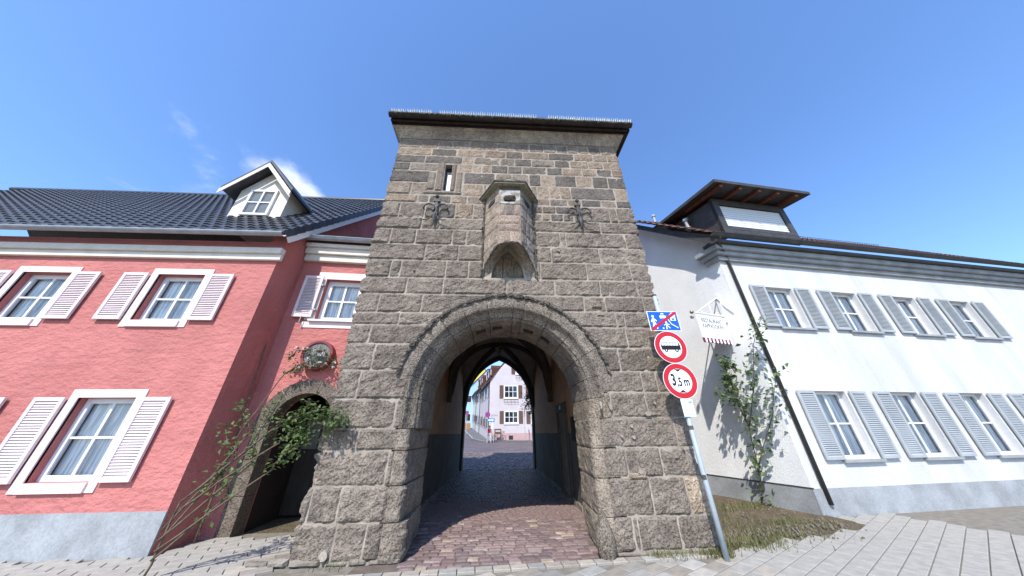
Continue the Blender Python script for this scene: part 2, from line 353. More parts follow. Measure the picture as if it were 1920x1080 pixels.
def text_mb(txt, size, fr, cx, cz, y, sx=1.0, bold=0.0, align='CENTER'):
    cu = bpy.data.curves.new('t', 'FONT'); cu.body = txt; cu.size = size; cu.align_x = align; cu.align_y = 'CENTER'; cu.offset = bold
    cu.resolution_u = 4
    o = bpy.data.objects.new('t', cu); link(o)
    dg = bpy.context.evaluated_depsgraph_get()
    me = bpy.data.meshes.new_from_object(o.evaluated_get(dg))
    mb = MB(); mb.add([fr.p(cx + v.co.x * sx, y, cz + v.co.y) for v in me.vertices], [tuple(p.vertices) for p in me.polygons])
    bpy.data.objects.remove(o); bpy.data.meshes.remove(me); bpy.data.curves.remove(cu)
    return mb
def sm(a): a = max(0.0, min(1.0, a)); return a * a * (3 - 2 * a)

# ================================================================== GROUND
def gz(y): return 0.0 if y < 11.6 else (0.034 * (y - 11.6) if y < 34 else 0.7616 + 0.05 * (y - 34))
mb = MB()
ys = [-70, -20, 11.6, 20, 34, 60, 120, 260]
P = [[(x, y, gz(y) - 0.03) for x in (-200, -20, 0, 20, 200)] for y in ys]
mb.grid(P)
mb.obj('ground', M['earth'], kind='structure')
# road bed below the setts, from the front edge through the passage
mb = MB(); mb.add([(-1.9, -0.42, -0.012), (2.1, -0.2, -0.012), (2.1, 11.6, -0.012), (-1.9, 11.6, -0.012)], [(0, 1, 2, 3)])
road = mb.obj('road', M['joint'], kind='structure')
E1 = V((cos(radians(4.2)), sin(radians(4.2)), 0)); E1N = V((-E1.y, E1.x, 0)); PO = V((0, -0.225, 0))
def paveline(x): return PO.y + math.tan(radians(4.2)) * x
setts = []
def sett_geo(cx, cy, w, d, rr, dz):
    g = 0.012; hx, hy = w / 2 - g, d / 2 - g
    j = lambda a: rr.uniform(-a, a)
    base = [(cx + sx * (w / 2 - 0.003), cy + sy * (d / 2 - 0.003), -0.02) for sx, sy in ((-1, -1), (1, -1), (1, 1), (-1, 1))]
    mid = [(cx + sx * hx * 1.05 + j(.006), cy + sy * hy * 1.05 + j(.005), dz - 0.008) for sx, sy in ((-1, -1), (1, -1), (1, 1), (-1, 1))]
    top = [(cx + sx * hx * 0.8 + j(.005), cy + sy * hy * 0.75 + j(.005), dz + j(.0045)) for sx, sy in ((-1, -1), (1, -1), (1, 1), (-1, 1))]
    f = [(8, 9, 10, 11)]
    for k in range(4):
        l = (k + 1) % 4; f += [(k, l, 4 + l, 4 + k), (4 + k, 4 + l, 8 + l, 8 + k)]
    return base + mid + top, f
y = -0.5; n_obj = 0; stuff_v, stuff_f, stuff_m = [], [], []
rr = random.Random(3)
while y < 11.55:
    d = rr.uniform(0.105, 0.15) if y < 2.2 else rr.uniform(0.10, 0.13)
    x = -1.75 + rr.uniform(-0.2, 0)
    while x < 2.05:
        w = rr.uniform(0.13, 0.27) if y < 2.2 else rr.uniform(0.10, 0.17)
        cx, cy = x + w / 2, y + d / 2 + 0.02 * noise.noise(V((x * 1.3, y, 5)))
        x += w
        if cy - d / 2 < paveline(cx) + 0.0: continue
        if cy < 1.3 and (cx < -1.28 or cx > 1.6): continue
        v, f = sett_geo(cx, cy, w, d, rr, 0.004 + rr.uniform(-.004, .004))
        if n_obj < 300 and cy < 2.6:
            t = rr.uniform(0.75, 1.25); k = rr.random()
            c = (t, t, t) if k < 0.62 else ((t * 1.35, t * 1.5, t * 1.45) if k < 0.75 else (t * 0.85, t * 0.9, t * 0.95))
            if k > 0.955: c = (1.7, 1.9, 1.55)
            mesh('sett', v, f, M['sett'], road, col=c); n_obj += 1
        else:
            o = len(stuff_v); stuff_v += v; stuff_f += [tuple(i + o for i in q) for q in f]; stuff_m += [3 if cy < 3.3 + rr.uniform(0, 1.6) else rr.choice((0, 0, 1, 1, 2))] * len(f)  # shade-toned setts take over past the sunlit strip
    y += d
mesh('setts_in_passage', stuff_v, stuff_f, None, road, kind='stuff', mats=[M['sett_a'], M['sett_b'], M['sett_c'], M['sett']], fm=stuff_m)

# the far street: sett-coloured sheet rising gently, lane and pavement beyond
def brickmat(name, c1, c2, cm, scale, w=0.16, h=0.12):
    m = mat(name, c1, rough=0.6, spec=0.4)
    N = m.node_tree.nodes; L = m.node_tree.links; b = N['Principled BSDF']
    tcn = N.new('ShaderNodeTexCoord'); br = N.new('ShaderNodeTexBrick')
    br.inputs['Color1'].default_value = (*c1, 1); br.inputs['Color2'].default_value = (*c2, 1); br.inputs['Mortar'].default_value = (*cm, 1)
    br.inputs['Scale'].default_value = 1; br.inputs['Brick Width'].default_value = w; br.inputs['Row Height'].default_value = h; br.inputs['Mortar Size'].default_value = 0.018
    L.new(tcn.outputs['Object'], br.inputs[0])
    nn = N.new('ShaderNodeTexNoise'); nn.inputs['Scale'].default_value = 0.8; nn.inputs['Detail'].default_value = 5; L.new(tcn.outputs['Object'], nn.inputs[0])
    mr = N.new('ShaderNodeMapRange'); mr.inputs[1].default_value = 0.3; mr.inputs[2].default_value = 0.7; mr.inputs[3].default_value = 0.75; mr.inputs[4].default_value = 1.25; L.new(nn.outputs[0], mr.inputs[0])
    mu = N.new('ShaderNodeMixRGB'); mu.blend_type = 'MULTIPLY'; mu.inputs[0].default_value = 1; L.new(br.outputs[0], mu.inputs[1]); L.new(mr.outputs[0], mu.inputs[2])
    L.new(mu.outputs[0], b.inputs['Base Color'])
    bp = N.new('ShaderNodeBump'); bp.inputs['Strength'].default_value = 0.6; bp.inputs['Distance'].default_value = 0.02; bp.invert = True
    L.new(br.outputs['Fac'], bp.inputs['Height']); L.new(bp.outputs[0], b.inputs['Normal'])
    return m
M['far_setts'] = brickmat('far_sett_paving', (0.24, 0.185, 0.18), (0.17, 0.13, 0.13), (0.045, 0.036, 0.034), 1)
mb = MB(); mb.grid([[(x, y, gz(y) - 0.004) for x in (-30, 30)] for y in (11.6, 16, 22, 28, 34, 60, 120)])
street = mb.obj('street', M['far_setts'], kind='structure')
rr3 = random.Random(44); y = 11.62; vv, ff, mm = [], [], []
while y < 20.5:
    d = rr3.uniform(0.105, 0.13); x = -3.4 + rr3.uniform(-.1, 0)
    while x < 3.8:
        w = rr3.uniform(0.11, 0.18); v, f = sett_geo(x + w / 2, y + d / 2, w, d, rr3, 0.012 + rr3.uniform(-.004, .004)); x += w
        o = len(vv); g_ = gz(y); vv += [(p[0], p[1], p[2] + g_) for p in v]; ff += [tuple(i + o for i in q) for q in f]; mm += [rr3.choice((0, 0, 1, 1, 2))] * len(f)
    y += d
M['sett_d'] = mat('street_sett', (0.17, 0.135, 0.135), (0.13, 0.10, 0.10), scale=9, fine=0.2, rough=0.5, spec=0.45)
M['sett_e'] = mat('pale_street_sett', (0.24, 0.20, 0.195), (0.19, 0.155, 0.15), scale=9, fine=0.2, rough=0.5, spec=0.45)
mesh('setts_of_street', vv, ff, None, street, kind='stuff', mats=[M['sett_d'], M['sett_b'], M['sett_e']], fm=mm)  # mix includes a shade-toned sett where the tower's shadow falls
# -------- pale pavers in front of the gate and the houses
mb = MB(); mb.add([(-26, -9, -0.016), (26, -9, -0.016), (26, 4.0, -0.016), (3.3, 1.5, -0.016), (2.4, -0.01, -0.016), (-2.6, -0.01, -0.016), (-2.9, 1.7, -0.016), (-26, 1.0, -0.016)], [(0, 1, 2, 3, 4, 5, 6, 7)])
pav = mb.obj('pavement', M['paver_joint'], kind='structure')
pvm = {}
def paver_mesh(w, d, key):
    if key in pvm: return pvm[key]
    r2 = random.Random(key.__hash__() % 1000)
    g = 0.006; b = 0.006
    vs, fs = [], []
    for (sx, z) in ((0.0, -0.02), (0.0, 0.006), (b, 0.011)):
        for (a, c) in ((-1, -1), (1, -1), (1, 1), (-1, 1)): vs.append((a * (w / 2 - g - sx), c * (d / 2 - g - sx), z))
    for k in range(4):
        l = (k + 1) % 4; fs += [(k, l, 4 + l, 4 + k), (4 + k, 4 + l, 8 + l, 8 + k)]
    fs.append((8, 9, 10, 11))
    me = bpy.data.meshes.new('paver'); me.from_pydata(vs, [], fs); me.materials.append(M['paver']); me.update()
    pvm[key] = me; return me
def place_paver(w, d, pos, rot, key):
    o = bpy.data.objects.new('paver', paver_mesh(w, d, key)); o.parent = pav; o.location = pos; o.rotation_euler = (0, 0, rot)
    t = rr.uniform(0.74, 1.2); wv = rr.uniform(-0.03, 0.09); o.color = (t * (1 + wv), t, t * (1 - wv), 1); link(o)
cand = []
x = -2.95
while x < 3.5:                                    # border row along the setts
    pos = PO + E1 * x + E1N * (-0.085); cand.append((0.235, 0.155, pos + V((0, 0, 0.006)), radians(4.2), 'b')); x += 0.235
A2 = radians(31); e2 = V((cos(A2), sin(A2), 0)); n2 = V((-e2.y, e2.x, 0))
for i in range(-50, 51):
    for j in range(-70, 71):
        q = e2 * (i * 0.36 + (0.18 if j % 2 else 0)) + n2 * (j * 0.215) + V((0, -1.5, 0))
        dl = (q - PO).dot(E1N)
        bedline = 0.02 + (q.x - 3.35) * 0.26
        ok_ = dl < -0.24 or (q.x > 3.55 and q.y < min(bedline, 1.7)) or (q.x > 7.0 and q.y < 1.62 + (q.x - 7) * .1) or (q.x < -3.05 and q.y < (0.5 if q.x < -5.0 else 1.35))
        if not ok_: continue
        cand.append((0.36, 0.215, q, A2, 's'))
for i in range(0, 14): pass
cand.sort(key=lambda c: (c[2] - V((0, -0.6, 0))).length)
for c in cand[:300]: place_paver(*c)
mb = MB()
for c in cand[300:1800]:
    me = paver_mesh(c[0], c[1], c[4]); ca, sa = cos(c[3]), sin(c[3])
    mb.add([(c[2].x + v.co.x * ca - v.co.y * sa, c[2].y + v.co.x * sa + v.co.y * ca, v.co.z) for v in me.vertices], [tuple(p.vertices) for p in me.polygons])
mb.obj('pavers_farther_off', M['paver'], pav, kind='stuff')

# ================================================================== GATE TOWER
XL, XR, TD, TH = -2.80, 3.38, 11.6, 9.10
CX, CZ = 0.18, 2.17
RH, RA, RI, DJ = 1.98, 1.74, 1.50, 1.25          # hood radius, arris radius, intrados radius, depth of the front arch
JL, JR = -1.42, 1.62                               # jamb arrises below the spring
tower = thing('gate_tower', (0.3, 0, 0), 'tall town gate tower of rough dark grey stone blocks with a round arched passage', 'gate tower')
def arch_z(x, r, cx=CX, cz=CZ):
    t = r * r - (x - cx) ** 2
    return cz + sqrt(t) if t > 0 else 0.0
# core of lime mortar: front wall with the opening, then sides, back and floor above the vault
NCX, NW, NZ, NH = 0.213, 0.365, 4.60, 0.80           # niche under the bay
SLIT = (-1.465, -1.275, 7.13, 8.10)
def pointed(t, w, h):
    R = (w * w + h * h) / (2 * w); q = R * R - (abs(t) + R - w) ** 2
    return sqrt(q) if q > 0 else 0.0
xs = sorted(set([XL + 0.03, XR - 0.03, SLIT[0], SLIT[1]] + [CX + 1.86 * cos(pi * k / 28) for k in range(29)] + [NCX - NW + NW * k / 8 for k in range(17)]))
def corefn(x, side):
    m = x + side * 1e-4
    b = arch_z(x, 1.86) if abs(m - CX) < 1.86 else -0.05
    if abs(m - NCX) < NW: return [(b, NZ), (NZ + pointed(min(NW, abs(x - NCX)), NW, NH), TH + 0.3)]
    if SLIT[0] < m < SLIT[1]: return [(b, SLIT[2]), (SLIT[3], TH + 0.3)]
    return [(b, 6.0), (6.0, TH + 0.3)]
mb = MB(); wall_cols(mb, FR((0, -0.003, 0)), xs, corefn, DJ - 0.02)
mb.obj('wall', M['mortar'], tower)
mb = MB()
mb.box(XL + 0.03, -1.752, DJ + 0.002, TD - 0.6, -0.05, TH + 0.3)
mb.box(2.052, XR - 0.03, DJ + 0.002, TD - 0.6, -0.05, TH + 0.3)
mb.obj('side_wall', M['stone'], tower)
# far arch wall (pointed)
def pointed(t, w, h):
    R = (w * w + h * h) / (2 * w); q = R * R - (abs(t) + R - w) ** 2
    return sqrt(q) if q > 0 else 0.0
fcx, fw, fsp, fh = 0.165, 1.80, 3.15, 2.30
xs = sorted(set([XL + 0.03, XR - 0.03] + [fcx - fw + 2 * fw * k / 32 for k in range(33)]))
def farfn(x, side):
    e = abs(x - fcx) < fw - 1e-6 or (abs(abs(x - fcx) - fw) < 1e-6 and ((side == 1) == (x < fcx)))
    return [(fsp + pointed(x - fcx, fw, fh), TH + 0.3)] if e else [(-0.05, TH + 0.3)]
mb = MB(); wall_cols(mb, FR((0, TD - 0.598, 0)), xs, farfn, 0.6)
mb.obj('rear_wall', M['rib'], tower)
# passage walls: plaster above, grey dado below, with the side door on the right
for sx, X in ((1, -1.75), (-1, 2.05)):
    for nm, m, z0, z1, pr in (('passage_wall', M['plaster_in'], 1.60, 5.6, 0.0), ('dado', M['dado'], -0.02, 1.60, 0.012)):
        mb = MB()
        segs = [(DJ - 0.01, TD - 0.6)]
        if sx < 0:
            segs = [(DJ - 0.01, 3.62), (4.62, TD - 0.6)]
            if nm == 'passage_wall': mb.box(X - pr, X + 0.06, 3.62, 4.62, 2.17, 5.6)
        for a, b in segs:
            if sx > 0: mb.box(X - 0.06, X + pr, a, b, z0, z1)
            else: mb.box(X - pr, X + 0.06, a, b, z0, z1)
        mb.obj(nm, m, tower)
for sd in (-1, 1):                                 # dirty splash strip at the wall foot
    for rng_ in (((0, 40),) if sd < 0 else ((0, 9), (14, 40))):
        mb = MB()
        for k in range(*rng_):
            y0 = DJ + 0.1 + k * 0.235; q = rr.uniform(-.02, .02); h = 0.10 + rr.uniform(-.02, .03)
            if sd < 0: mb.box(-1.75, -1.69 + q, y0, y0 + 0.235, -0.02, h)
            else: mb.box(1.99 + q, 2.05, y0, y0 + 0.235, -0.02, h)
        mb.obj('wall_foot', M['mortar_dark'], tower)
door = bx('door', M['darkwood'], tower, 2.05 + 0.18, 2.05 + 0.24, 3.62, 4.62, 0.1, 2.17)
bx('handle', M['iron'], door, 2.205, 2.23, 3.72, 3.75, 1.0, 1.12)
bx('lintel', M['rib'], tower, 1.995, 2.05, 3.45, 4.82, 2.18, 2.42)
mb = MB(); mb.box(1.998, 2.05, 3.45, 3.61, 0.02, 2.178); mb.box(1.998, 2.05, 4.63, 4.80, 0.02, 2.178); mb.obj('door_jamb', M['rib'], tower)
bx('number_plate', M['white_trim'], tower, 1.985, 1.994, 4.07, 4.15, 2.25, 2.36)
bx('door_step', M['arch'], tower, 1.86, 2.28, 3.5, 4.75, -0.01, 0.10, col=(.9, .9, .9), bev=0.01)
bx('meter_box', M['eave_black'], tower, 1.985, 2.04, 2.62, 2.86, 1.42, 1.98)
# vault: two groined bays with ribs
sp, ap = 2.92, 5.55
def prof(t): return pointed(t * 1.9, 1.9, ap - sp)
vx0, vx1 = -1.75, 2.05; vcx = 0.15
bays = [(DJ - 0.01, 5.6), (5.6, TD - 0.6)]
mb = MB()
for y0, y1 in bays:
    yc, yw = (y0 + y1) / 2, (y1 - y0) / 2
    P = []
    for i in range(25):
        row = []
        for j in range(25):
            x = vx0 + (vx1 - vx0) * i / 24; y = y0 + (y1 - y0) * j / 24
            row.append((x, y, sp + max(prof(abs(x - vcx) / 1.9), prof(abs(y - yc) / yw))))
        P.append(row)
    mb.grid(P)
mb.obj('vault', M['vault'], tower)
def rib(pts, w=0.11, h=0.16, nm='rib'):
    mb = MB(); mb.tube(pts, w, n=6); return mb.obj(nm, M['rib'], tower, smooth=False)
for yt in (DJ + 0.12, 5.6, TD - 0.72):
    rib([(vcx + s * 1.9, yt, sp + prof(abs(s)) - 0.06) for s in [-1 + k / 14 for k in range(29)]], w=0.19)
for y0, y1 in bays:
    yc, yw = (y0 + y1) / 2, (y1 - y0) / 2
    for sgn in (-1, 1):
        rib([(vcx + s * 1.9, yc + sgn * s * yw, sp + prof(abs(s)) - 0.05) for s in [-1 + k / 14 for k in range(29)]], w=0.14)
for X in (-1.68, 1.98):
    mb = MB(); mb.box(X - 0.08, X + 0.08, 5.48, 5.72, 2.62, 3.3); mb.add([], []); mb.obj('corbel', M['rib'], tower)
mb = MB()
bY = 5.6; bz = ap - 0.75
mb.prism([(-0.21, 0.0), (0.21, 0.0), (0.21, -0.30), (0.0, -0.56), (-0.21, -0.30)], 0, 0.08, FR((0.12, 8.1, ap - 0.02)))
sh = mb.obj('keystone_shield', M['arch'], tower, col=(1.5, 1.5, 1.4), label='carved stone shield hanging at the crown of the vault')
mb = MB(); fr_ = FR((0.12, 8.1, ap - 0.02))
mb.box(-0.02, 0.02, -0.02, 0.0, -0.46, -0.03, fr=fr_); mb.box(-0.16, -0.03, -0.02, 0, -0.2, -0.05, fr=fr_); mb.box(0.03, 0.16, -0.02, 0, -0.32, -0.23, fr=fr_)
mb.obj('carving', M['rib'], sh)

# ---- facade stones -------------------------------------------------------
def stone_mesh(lf, rf, z0, z1, proud, rough, seed, back=0.07, cell=0.036, fr=W0, edge_l=False, edge_r=False, gap=0.0065, pil=0.026):
    wmid = rf((z0 + z1) / 2) - lf((z0 + z1) / 2)
    nx = max(3, int(wmid / cell)); nzz = max(3, int((z1 - z0) / cell))
    sv = V((seed * 3.17, seed * 1.31, seed * 0.77))
    vs = []
    for i in range(nzz + 1):
        z = z0 + gap + (z1 - z0 - 2 * gap) * i / nzz
        l, r = lf(z) + (gap if not edge_l else 0), rf(z) - (gap if not edge_r else 0)
        for j in range(nx + 1):
            u = j / nx; x = l + (r - l) * u
            dx = min((x - l) if not edge_l else 9, (r - x) if not edge_r else 9)
            de = min(dx, z - z0 - gap, z1 - gap - z)
            p = V((x, 0, z))
            n1 = noise.fractal(p * 2.3 + sv, 1.0, 2.0, 3)
            n2 = noise.fractal(p * 9.0 + sv, 0.9, 2.1, 4)
            n3 = noise.noise(p * 27 + sv)
            e = sm(de / pil)
            d = proud * e + rough * (0.55 * n1 + 0.9 * n2 + 0.35 * n3) * (0.15 + 0.85 * e)
            d = max(d, 0.0045 * e - 0.001 + 0.25 * d)
            xo = zo = 0.0
            if (edge_l and j == 0) or (edge_r and j == nx):
                sgn = -1 if j == 0 else 1
                xo = sgn * (proud * sm(min(z - z0, z1 - z) / 0.05) + rough * 2.1 * (n1 * 0.7 + n2 * 0.8))
            elif j in (0, nx): xo = rough * 0.4 * noise.noise(p * 16 + sv)
            if i in (0, nzz): zo = rough * 0.4 * noise.noise(p * 16 - sv)
            vs.append(fr.p(x + xo, -d, z + zo))
    W = nx + 1
    fs = [(i * W + j, i * W + j + 1, (i + 1) * W + j + 1, (i + 1) * W + j) for i in range(nzz) for j in range(nx)]
    loop = [j for j in range(W)] + [i * W + nx for i in range(1, nzz + 1)] + [nzz * W + j for j in range(nx - 1, -1, -1)] + [i * W for i in range(nzz - 1, 0, -1)]
    nb = len(vs); 
    for q in loop:
        v = vs[q]; vs.append(v + fr.y * (back + max(0, -(v - fr.o).dot(fr.y)) * 0 ))
    k = len(loop)
    fs += [(loop[(a + 1) % k], loop[a], nb + a, nb + (a + 1) % k) for a in range(k)]
    return vs, fs
COURSE = [0.02, 0.45, 0.92, 1.37]
def XC(crop, x, y): o = {1: (720, 210), 2: (640, 400), 3: (880, 400), 4: (560, 590), 5: (880, 590), 6: (555, 810), 7: (885, 810)}[crop]; return onY(o[0] + x / 4, o[1] + y / 4).x
# (z0, z1, survey crop, crop row, joints...)  'L' tower edge, 'R' tower edge, 'A' arch hood, 'J' jamb, 'B' bay
TAN = (1.22, 1.13, 1.02); LT = (1.12, 1.08, 1.02); DK = (0.62, 0.64, 0.67); MD = (0.85, 0.84, 0.83); NM = (1, 1, 1); BR = (0.95, 0.86, 0.80)
rows = [
 (0.02, 0.45, 6, 820, ['L', 285, 515, 'J']), (0.04, 0.45, 7, 760, ['J', 1215, 1255, 1560, 'R']),
 (0.45, 0.90, 6, 560, ['L', 100, 320, 'J']), (0.45, 0.95, 7, 480, ['J', 1350, 1620, 'R']),
 (0.90, 1.37, 6, 280, ['L', 680, 'J']), (0.95, 1.37, 7, 220, ['J', 1160, 1420, 'R']),
 (1.37, 1.69, 4, 940, ['L', 440, 750, 'J']), (1.37, 1.83, 5, 890, ['J', 1550, 'R']),
 (1.69, 2.15, 4, 745, ['L', 720, 'A']), (1.83, 2.25, 5, 680, ['A', 1065, 1330, 'R']),
 (2.15, 2.64, 4, 525, ['L', 450, 'A']), (2.25, 2.62, 5, 505, ['A', 1295, 1405, 'R']),
 (2.64, 3.13, 4, 315, ['L', 560, 'A']), (2.62, 3.07, 5, 340, ['A', 1125, 'R']),
 (3.13, 3.51, 4, 140, ['L', 535, 'A']), (3.07, 3.49, 5, 170, ['A', 1180, 'R']),
 (3.51, 3.77, 2, 790, ['L', 435, 'A']), (3.49, 3.83, 3, 800, ['A', 1100, 1165, 'R']),
 (3.77, 4.185, 2, 675, ['L', 280, 605, 'A']), (3.83, 4.18, 3, 685, ['A', 860, 1020, 1305, 'R']),
 (4.185, 4.575, 2, 545, ['L', 490, 765, 1240]), (4.185, 4.575, 3, 560, [280, 640, 980, 1255, 'R']),
 (4.575, 5.015, 2, 415, ['L', 370, 445, 785, 955, 'B']), (4.575, 5.015, 3, 440, ['B', 535, 880, 1210, 'R']),
 (5.015, 5.445, 2, 290, ['L', 630, 880, 'B']), (5.015, 5.445, 3, 315, ['B', 615, 975, 'R']),
 (5.445, 5.88, 2, 170, ['L', 370, 560, 835, 940, 'B']), (5.445, 5.88, 3, 205, ['B', 680, 725, 1170, 'R']),
 (5.88, 6.22, 2, 75, ['L', 605, 740, 'B']), (5.88, 6.22, 3, 105, ['B', 980, 'R']),
 (6.22, 6.70, 1, 740, ['L', 115, 310, 415, 535, 670, 'B']), (6.22, 6.46, 1, 785, ['B', 1185, 1250, 1342, 1420]), (6.46, 6.70, 1, 725, ['B', 1185, 1285, 1430]), (6.22, 6.70, 1, 770, [1425, 1690, 1745, 'R']),
 (6.70, 6.965, 1, 652, ['L', 250, 340, 505, 625, 'B']), (6.72, 6.965, 1, 685, ['B', 1245, 1375, 1480, 1625, 1740, 'R']),
 (6.965, 7.395, 1, 570, ['L', 205, 335]), (6.965, 7.395, 1, 575, [590, 745, 'B']), (6.965, 7.395, 1, 610, ['B', 1150, 1240, 1320, 1400, 1725, 'R']),
 (7.395, 7.825, 1, 480, ['L', 345]), (7.395, 7.825, 1, 490, [600, 835, 960]), (7.395, 7.825, 1, 520, [960, 1088, 1175, 1280, 1440, 1560, 1675, 'R']),
 (7.825, 8.13, 1, 410, ['L', 195, 415]), (7.825, 8.13, 1, 425, [555, 665, 735, 805]), (7.825, 8.13, 1, 440, [805, 930, 1035, 1220, 1335]), (7.825, 8.13, 1, 458, [1335, 1485, 1595, 1705, 'R']),
 (8.13, 8.43, 1, 355, ['L', 310, 590, 675]), (8.13, 8.43, 1, 380, [675, 870, 980, 1105, 1275]), (8.13, 8.43, 1, 400, [1275, 1395, 1530, 1640, 'R']),
 (8.43, 8.73, 1, 300, ['L', 360, 550, 755]), (8.43, 8.73, 1, 325, [755, 915, 1040, 1230]), (8.43, 8.73, 1, 345, [1230, 1425, 1565, 1670, 'R']),
 (8.73, 9.085, 1, 240, ['L', 280, 410, 515, 645]), (8.73, 9.085, 1, 265, [645, 740, 850, 975, 1085, 1195]), (8.73, 9.085, 1, 290, [1195, 1290, 1375, 1450, 1530, 1620, 'R']),
]
TONES = {}   # explicit tones for single stones: (z0, index) -> colour
for k, c in {(7.395, 3): DK}.items(): TONES[k] = c
sid = 0
DARKS = {(8.43, 915), (8.43, 1230), (8.13, 980), (7.825, 805), (7.825, 930), (7.825, 1220), (7.825, 1595), (7.395, 600), (7.395, 1088), (7.395, 1280), (7.395, 1560), (7.395, 1675),
         (6.965, 1400), (6.70, 340), (6.72, 1480), (6.72, 1740), (6.46, 1285), (6.22, 1250), (6.22, 415), (8.13, 'L'), (8.13, 310), (7.825, 'L'), (8.43, 360), (7.395, 'L'), (8.13, 1275)}
TANS = {(7.825, 555), (7.825, 665), (7.825, 735), (8.43, 550), (8.43, 1670), (8.13, 1395), (8.13, 1530), (8.13, 1640), (7.395, 1440), (7.395, 1175), (6.965, 1150), (6.965, 590), (6.70, 505), (6.965, 1725), (6.965, 1320),
        (7.825, 1335), (7.825, 1485), (6.965, 745), (0.45, 1620), (8.73, 280), (8.13, 590), (6.22, 535), (8.43, 'L'), (6.22, 1185), (8.43, 1425), (8.73, 645)}
for (z0, z1, crop, cy, js) in rows:
    for a, b in zip(js[:-1], js[1:]):
        el = er = False
        if a == 'L': lf = lambda z: XL; el = True
        elif a == 'A': lf = lambda z, q=(1.775 if z0 < 2.6 else RH + 0.01): CX + (sqrt(max(0, q ** 2 - max(0, z - CZ) ** 2)) if z < CZ + q else 0.0)
        elif a == 'J': lf = lambda z: JR + 0.20
        elif a == 'B': lf = lambda z: 0.82
        else: xa = XC(crop, a, cy); lf = lambda z, xa=xa: xa
        if b == 'R': rf = lambda z: XR; er = True
        elif b == 'A': rf = lambda z, q=(1.775 if z0 < 2.6 else RH + 0.01): CX - (sqrt(max(0, q ** 2 - max(0, z - CZ) ** 2)) if z < CZ + q else 0.0)
        elif b == 'J': rf = lambda z: JL - 0.20
        elif b == 'B': rf = lambda z: -0.34
        else: xb = XC(crop, b, cy); rf = lambda z, xb=xb: xb
        low = z0 < 6.6
        proud = RND.uniform(0.006, 0.018) + (0.010 if low else 0.0)
        rough = RND.uniform(0.020, 0.033) if low else RND.uniform(0.010, 0.018)
        if z0 < 3: rough *= 0.98
        if a == 'L' and z0 > 4 and z0 < 8.2: proud += 0.012
        key = (z0, a)
        t = RND.uniform(0.88, 1.08)
        if key in DARKS: c = tuple(q * t for q in DK)
        elif key in TANS: c = tuple(q * t for q in TAN)
        elif low: c = tuple(q * t for q in (MD if RND.random() < 0.5 else (0.95, 0.94, 0.93)))
        else: c = tuple(q * t for q in RND.choice((NM, LT, LT, MD, BR, TAN)))
        if z0 in (0.45,) and a == 1620: c = (1.45, 1.35, 1.2)
        sid += 1
        vs, fs = stone_mesh(lf, rf, z0, z1, proud, rough, sid, edge_l=el, edge_r=er, back=0.30 if (el or er) else 0.08)
        mesh('stone', vs, fs, M['stone'], tower, col=c)
# small patch stones and repairs
for (px, py, w, h, c) in ((1196, 892, 0.30, 0.13, TAN), (1117, 572, 0.26, 0.20, LT), (1125, 591, 0.2, 0.09, TAN)):
    p = onY(px, py); sid += 1
    vs, fs = stone_mesh(lambda z: p.x - w / 2, lambda z: p.x + w / 2, p.z - h / 2, p.z + h / 2, 0.05, 0.02, sid)
    mesh('stone', vs, fs, M['stone'], tower, col=c, label='small patch stone let into the facade')
# lime patches smeared on some stones
patches = ((1213, 776, .10, .07), (1143, 763, .06, .11), (1186, 820, .05, .05), (1182, 799, .04, .06), (1164, 818, .04, .04), (1225, 756, .035, .05), (1047, 472, .05, .05), (1200, 884, .09, .06), (1280, 842, .035, .03), (777, 508, .05, .03), (610, 1040, .1, .12), (1125, 760, .03, .12))
mb = MB()
for (px, py, w, h) in patches:
    p = onY(px, py); n = 12; sid += 1
    poly = [(p.x + w * 0.7 * cos(2 * pi * k / n) * (0.75 + 0.5 * noise.noise(V((k * .9, sid, 0)))), p.z + h * 0.7 * sin(2 * pi * k / n) * (0.75 + 0.5 * noise.noise(V((k * .9, 0, sid))))) for k in range(n)]
    mb.prism(poly, -0.062, 0.0)
mb.obj('lime_patches', M['mortar'], tower, kind='stuff')

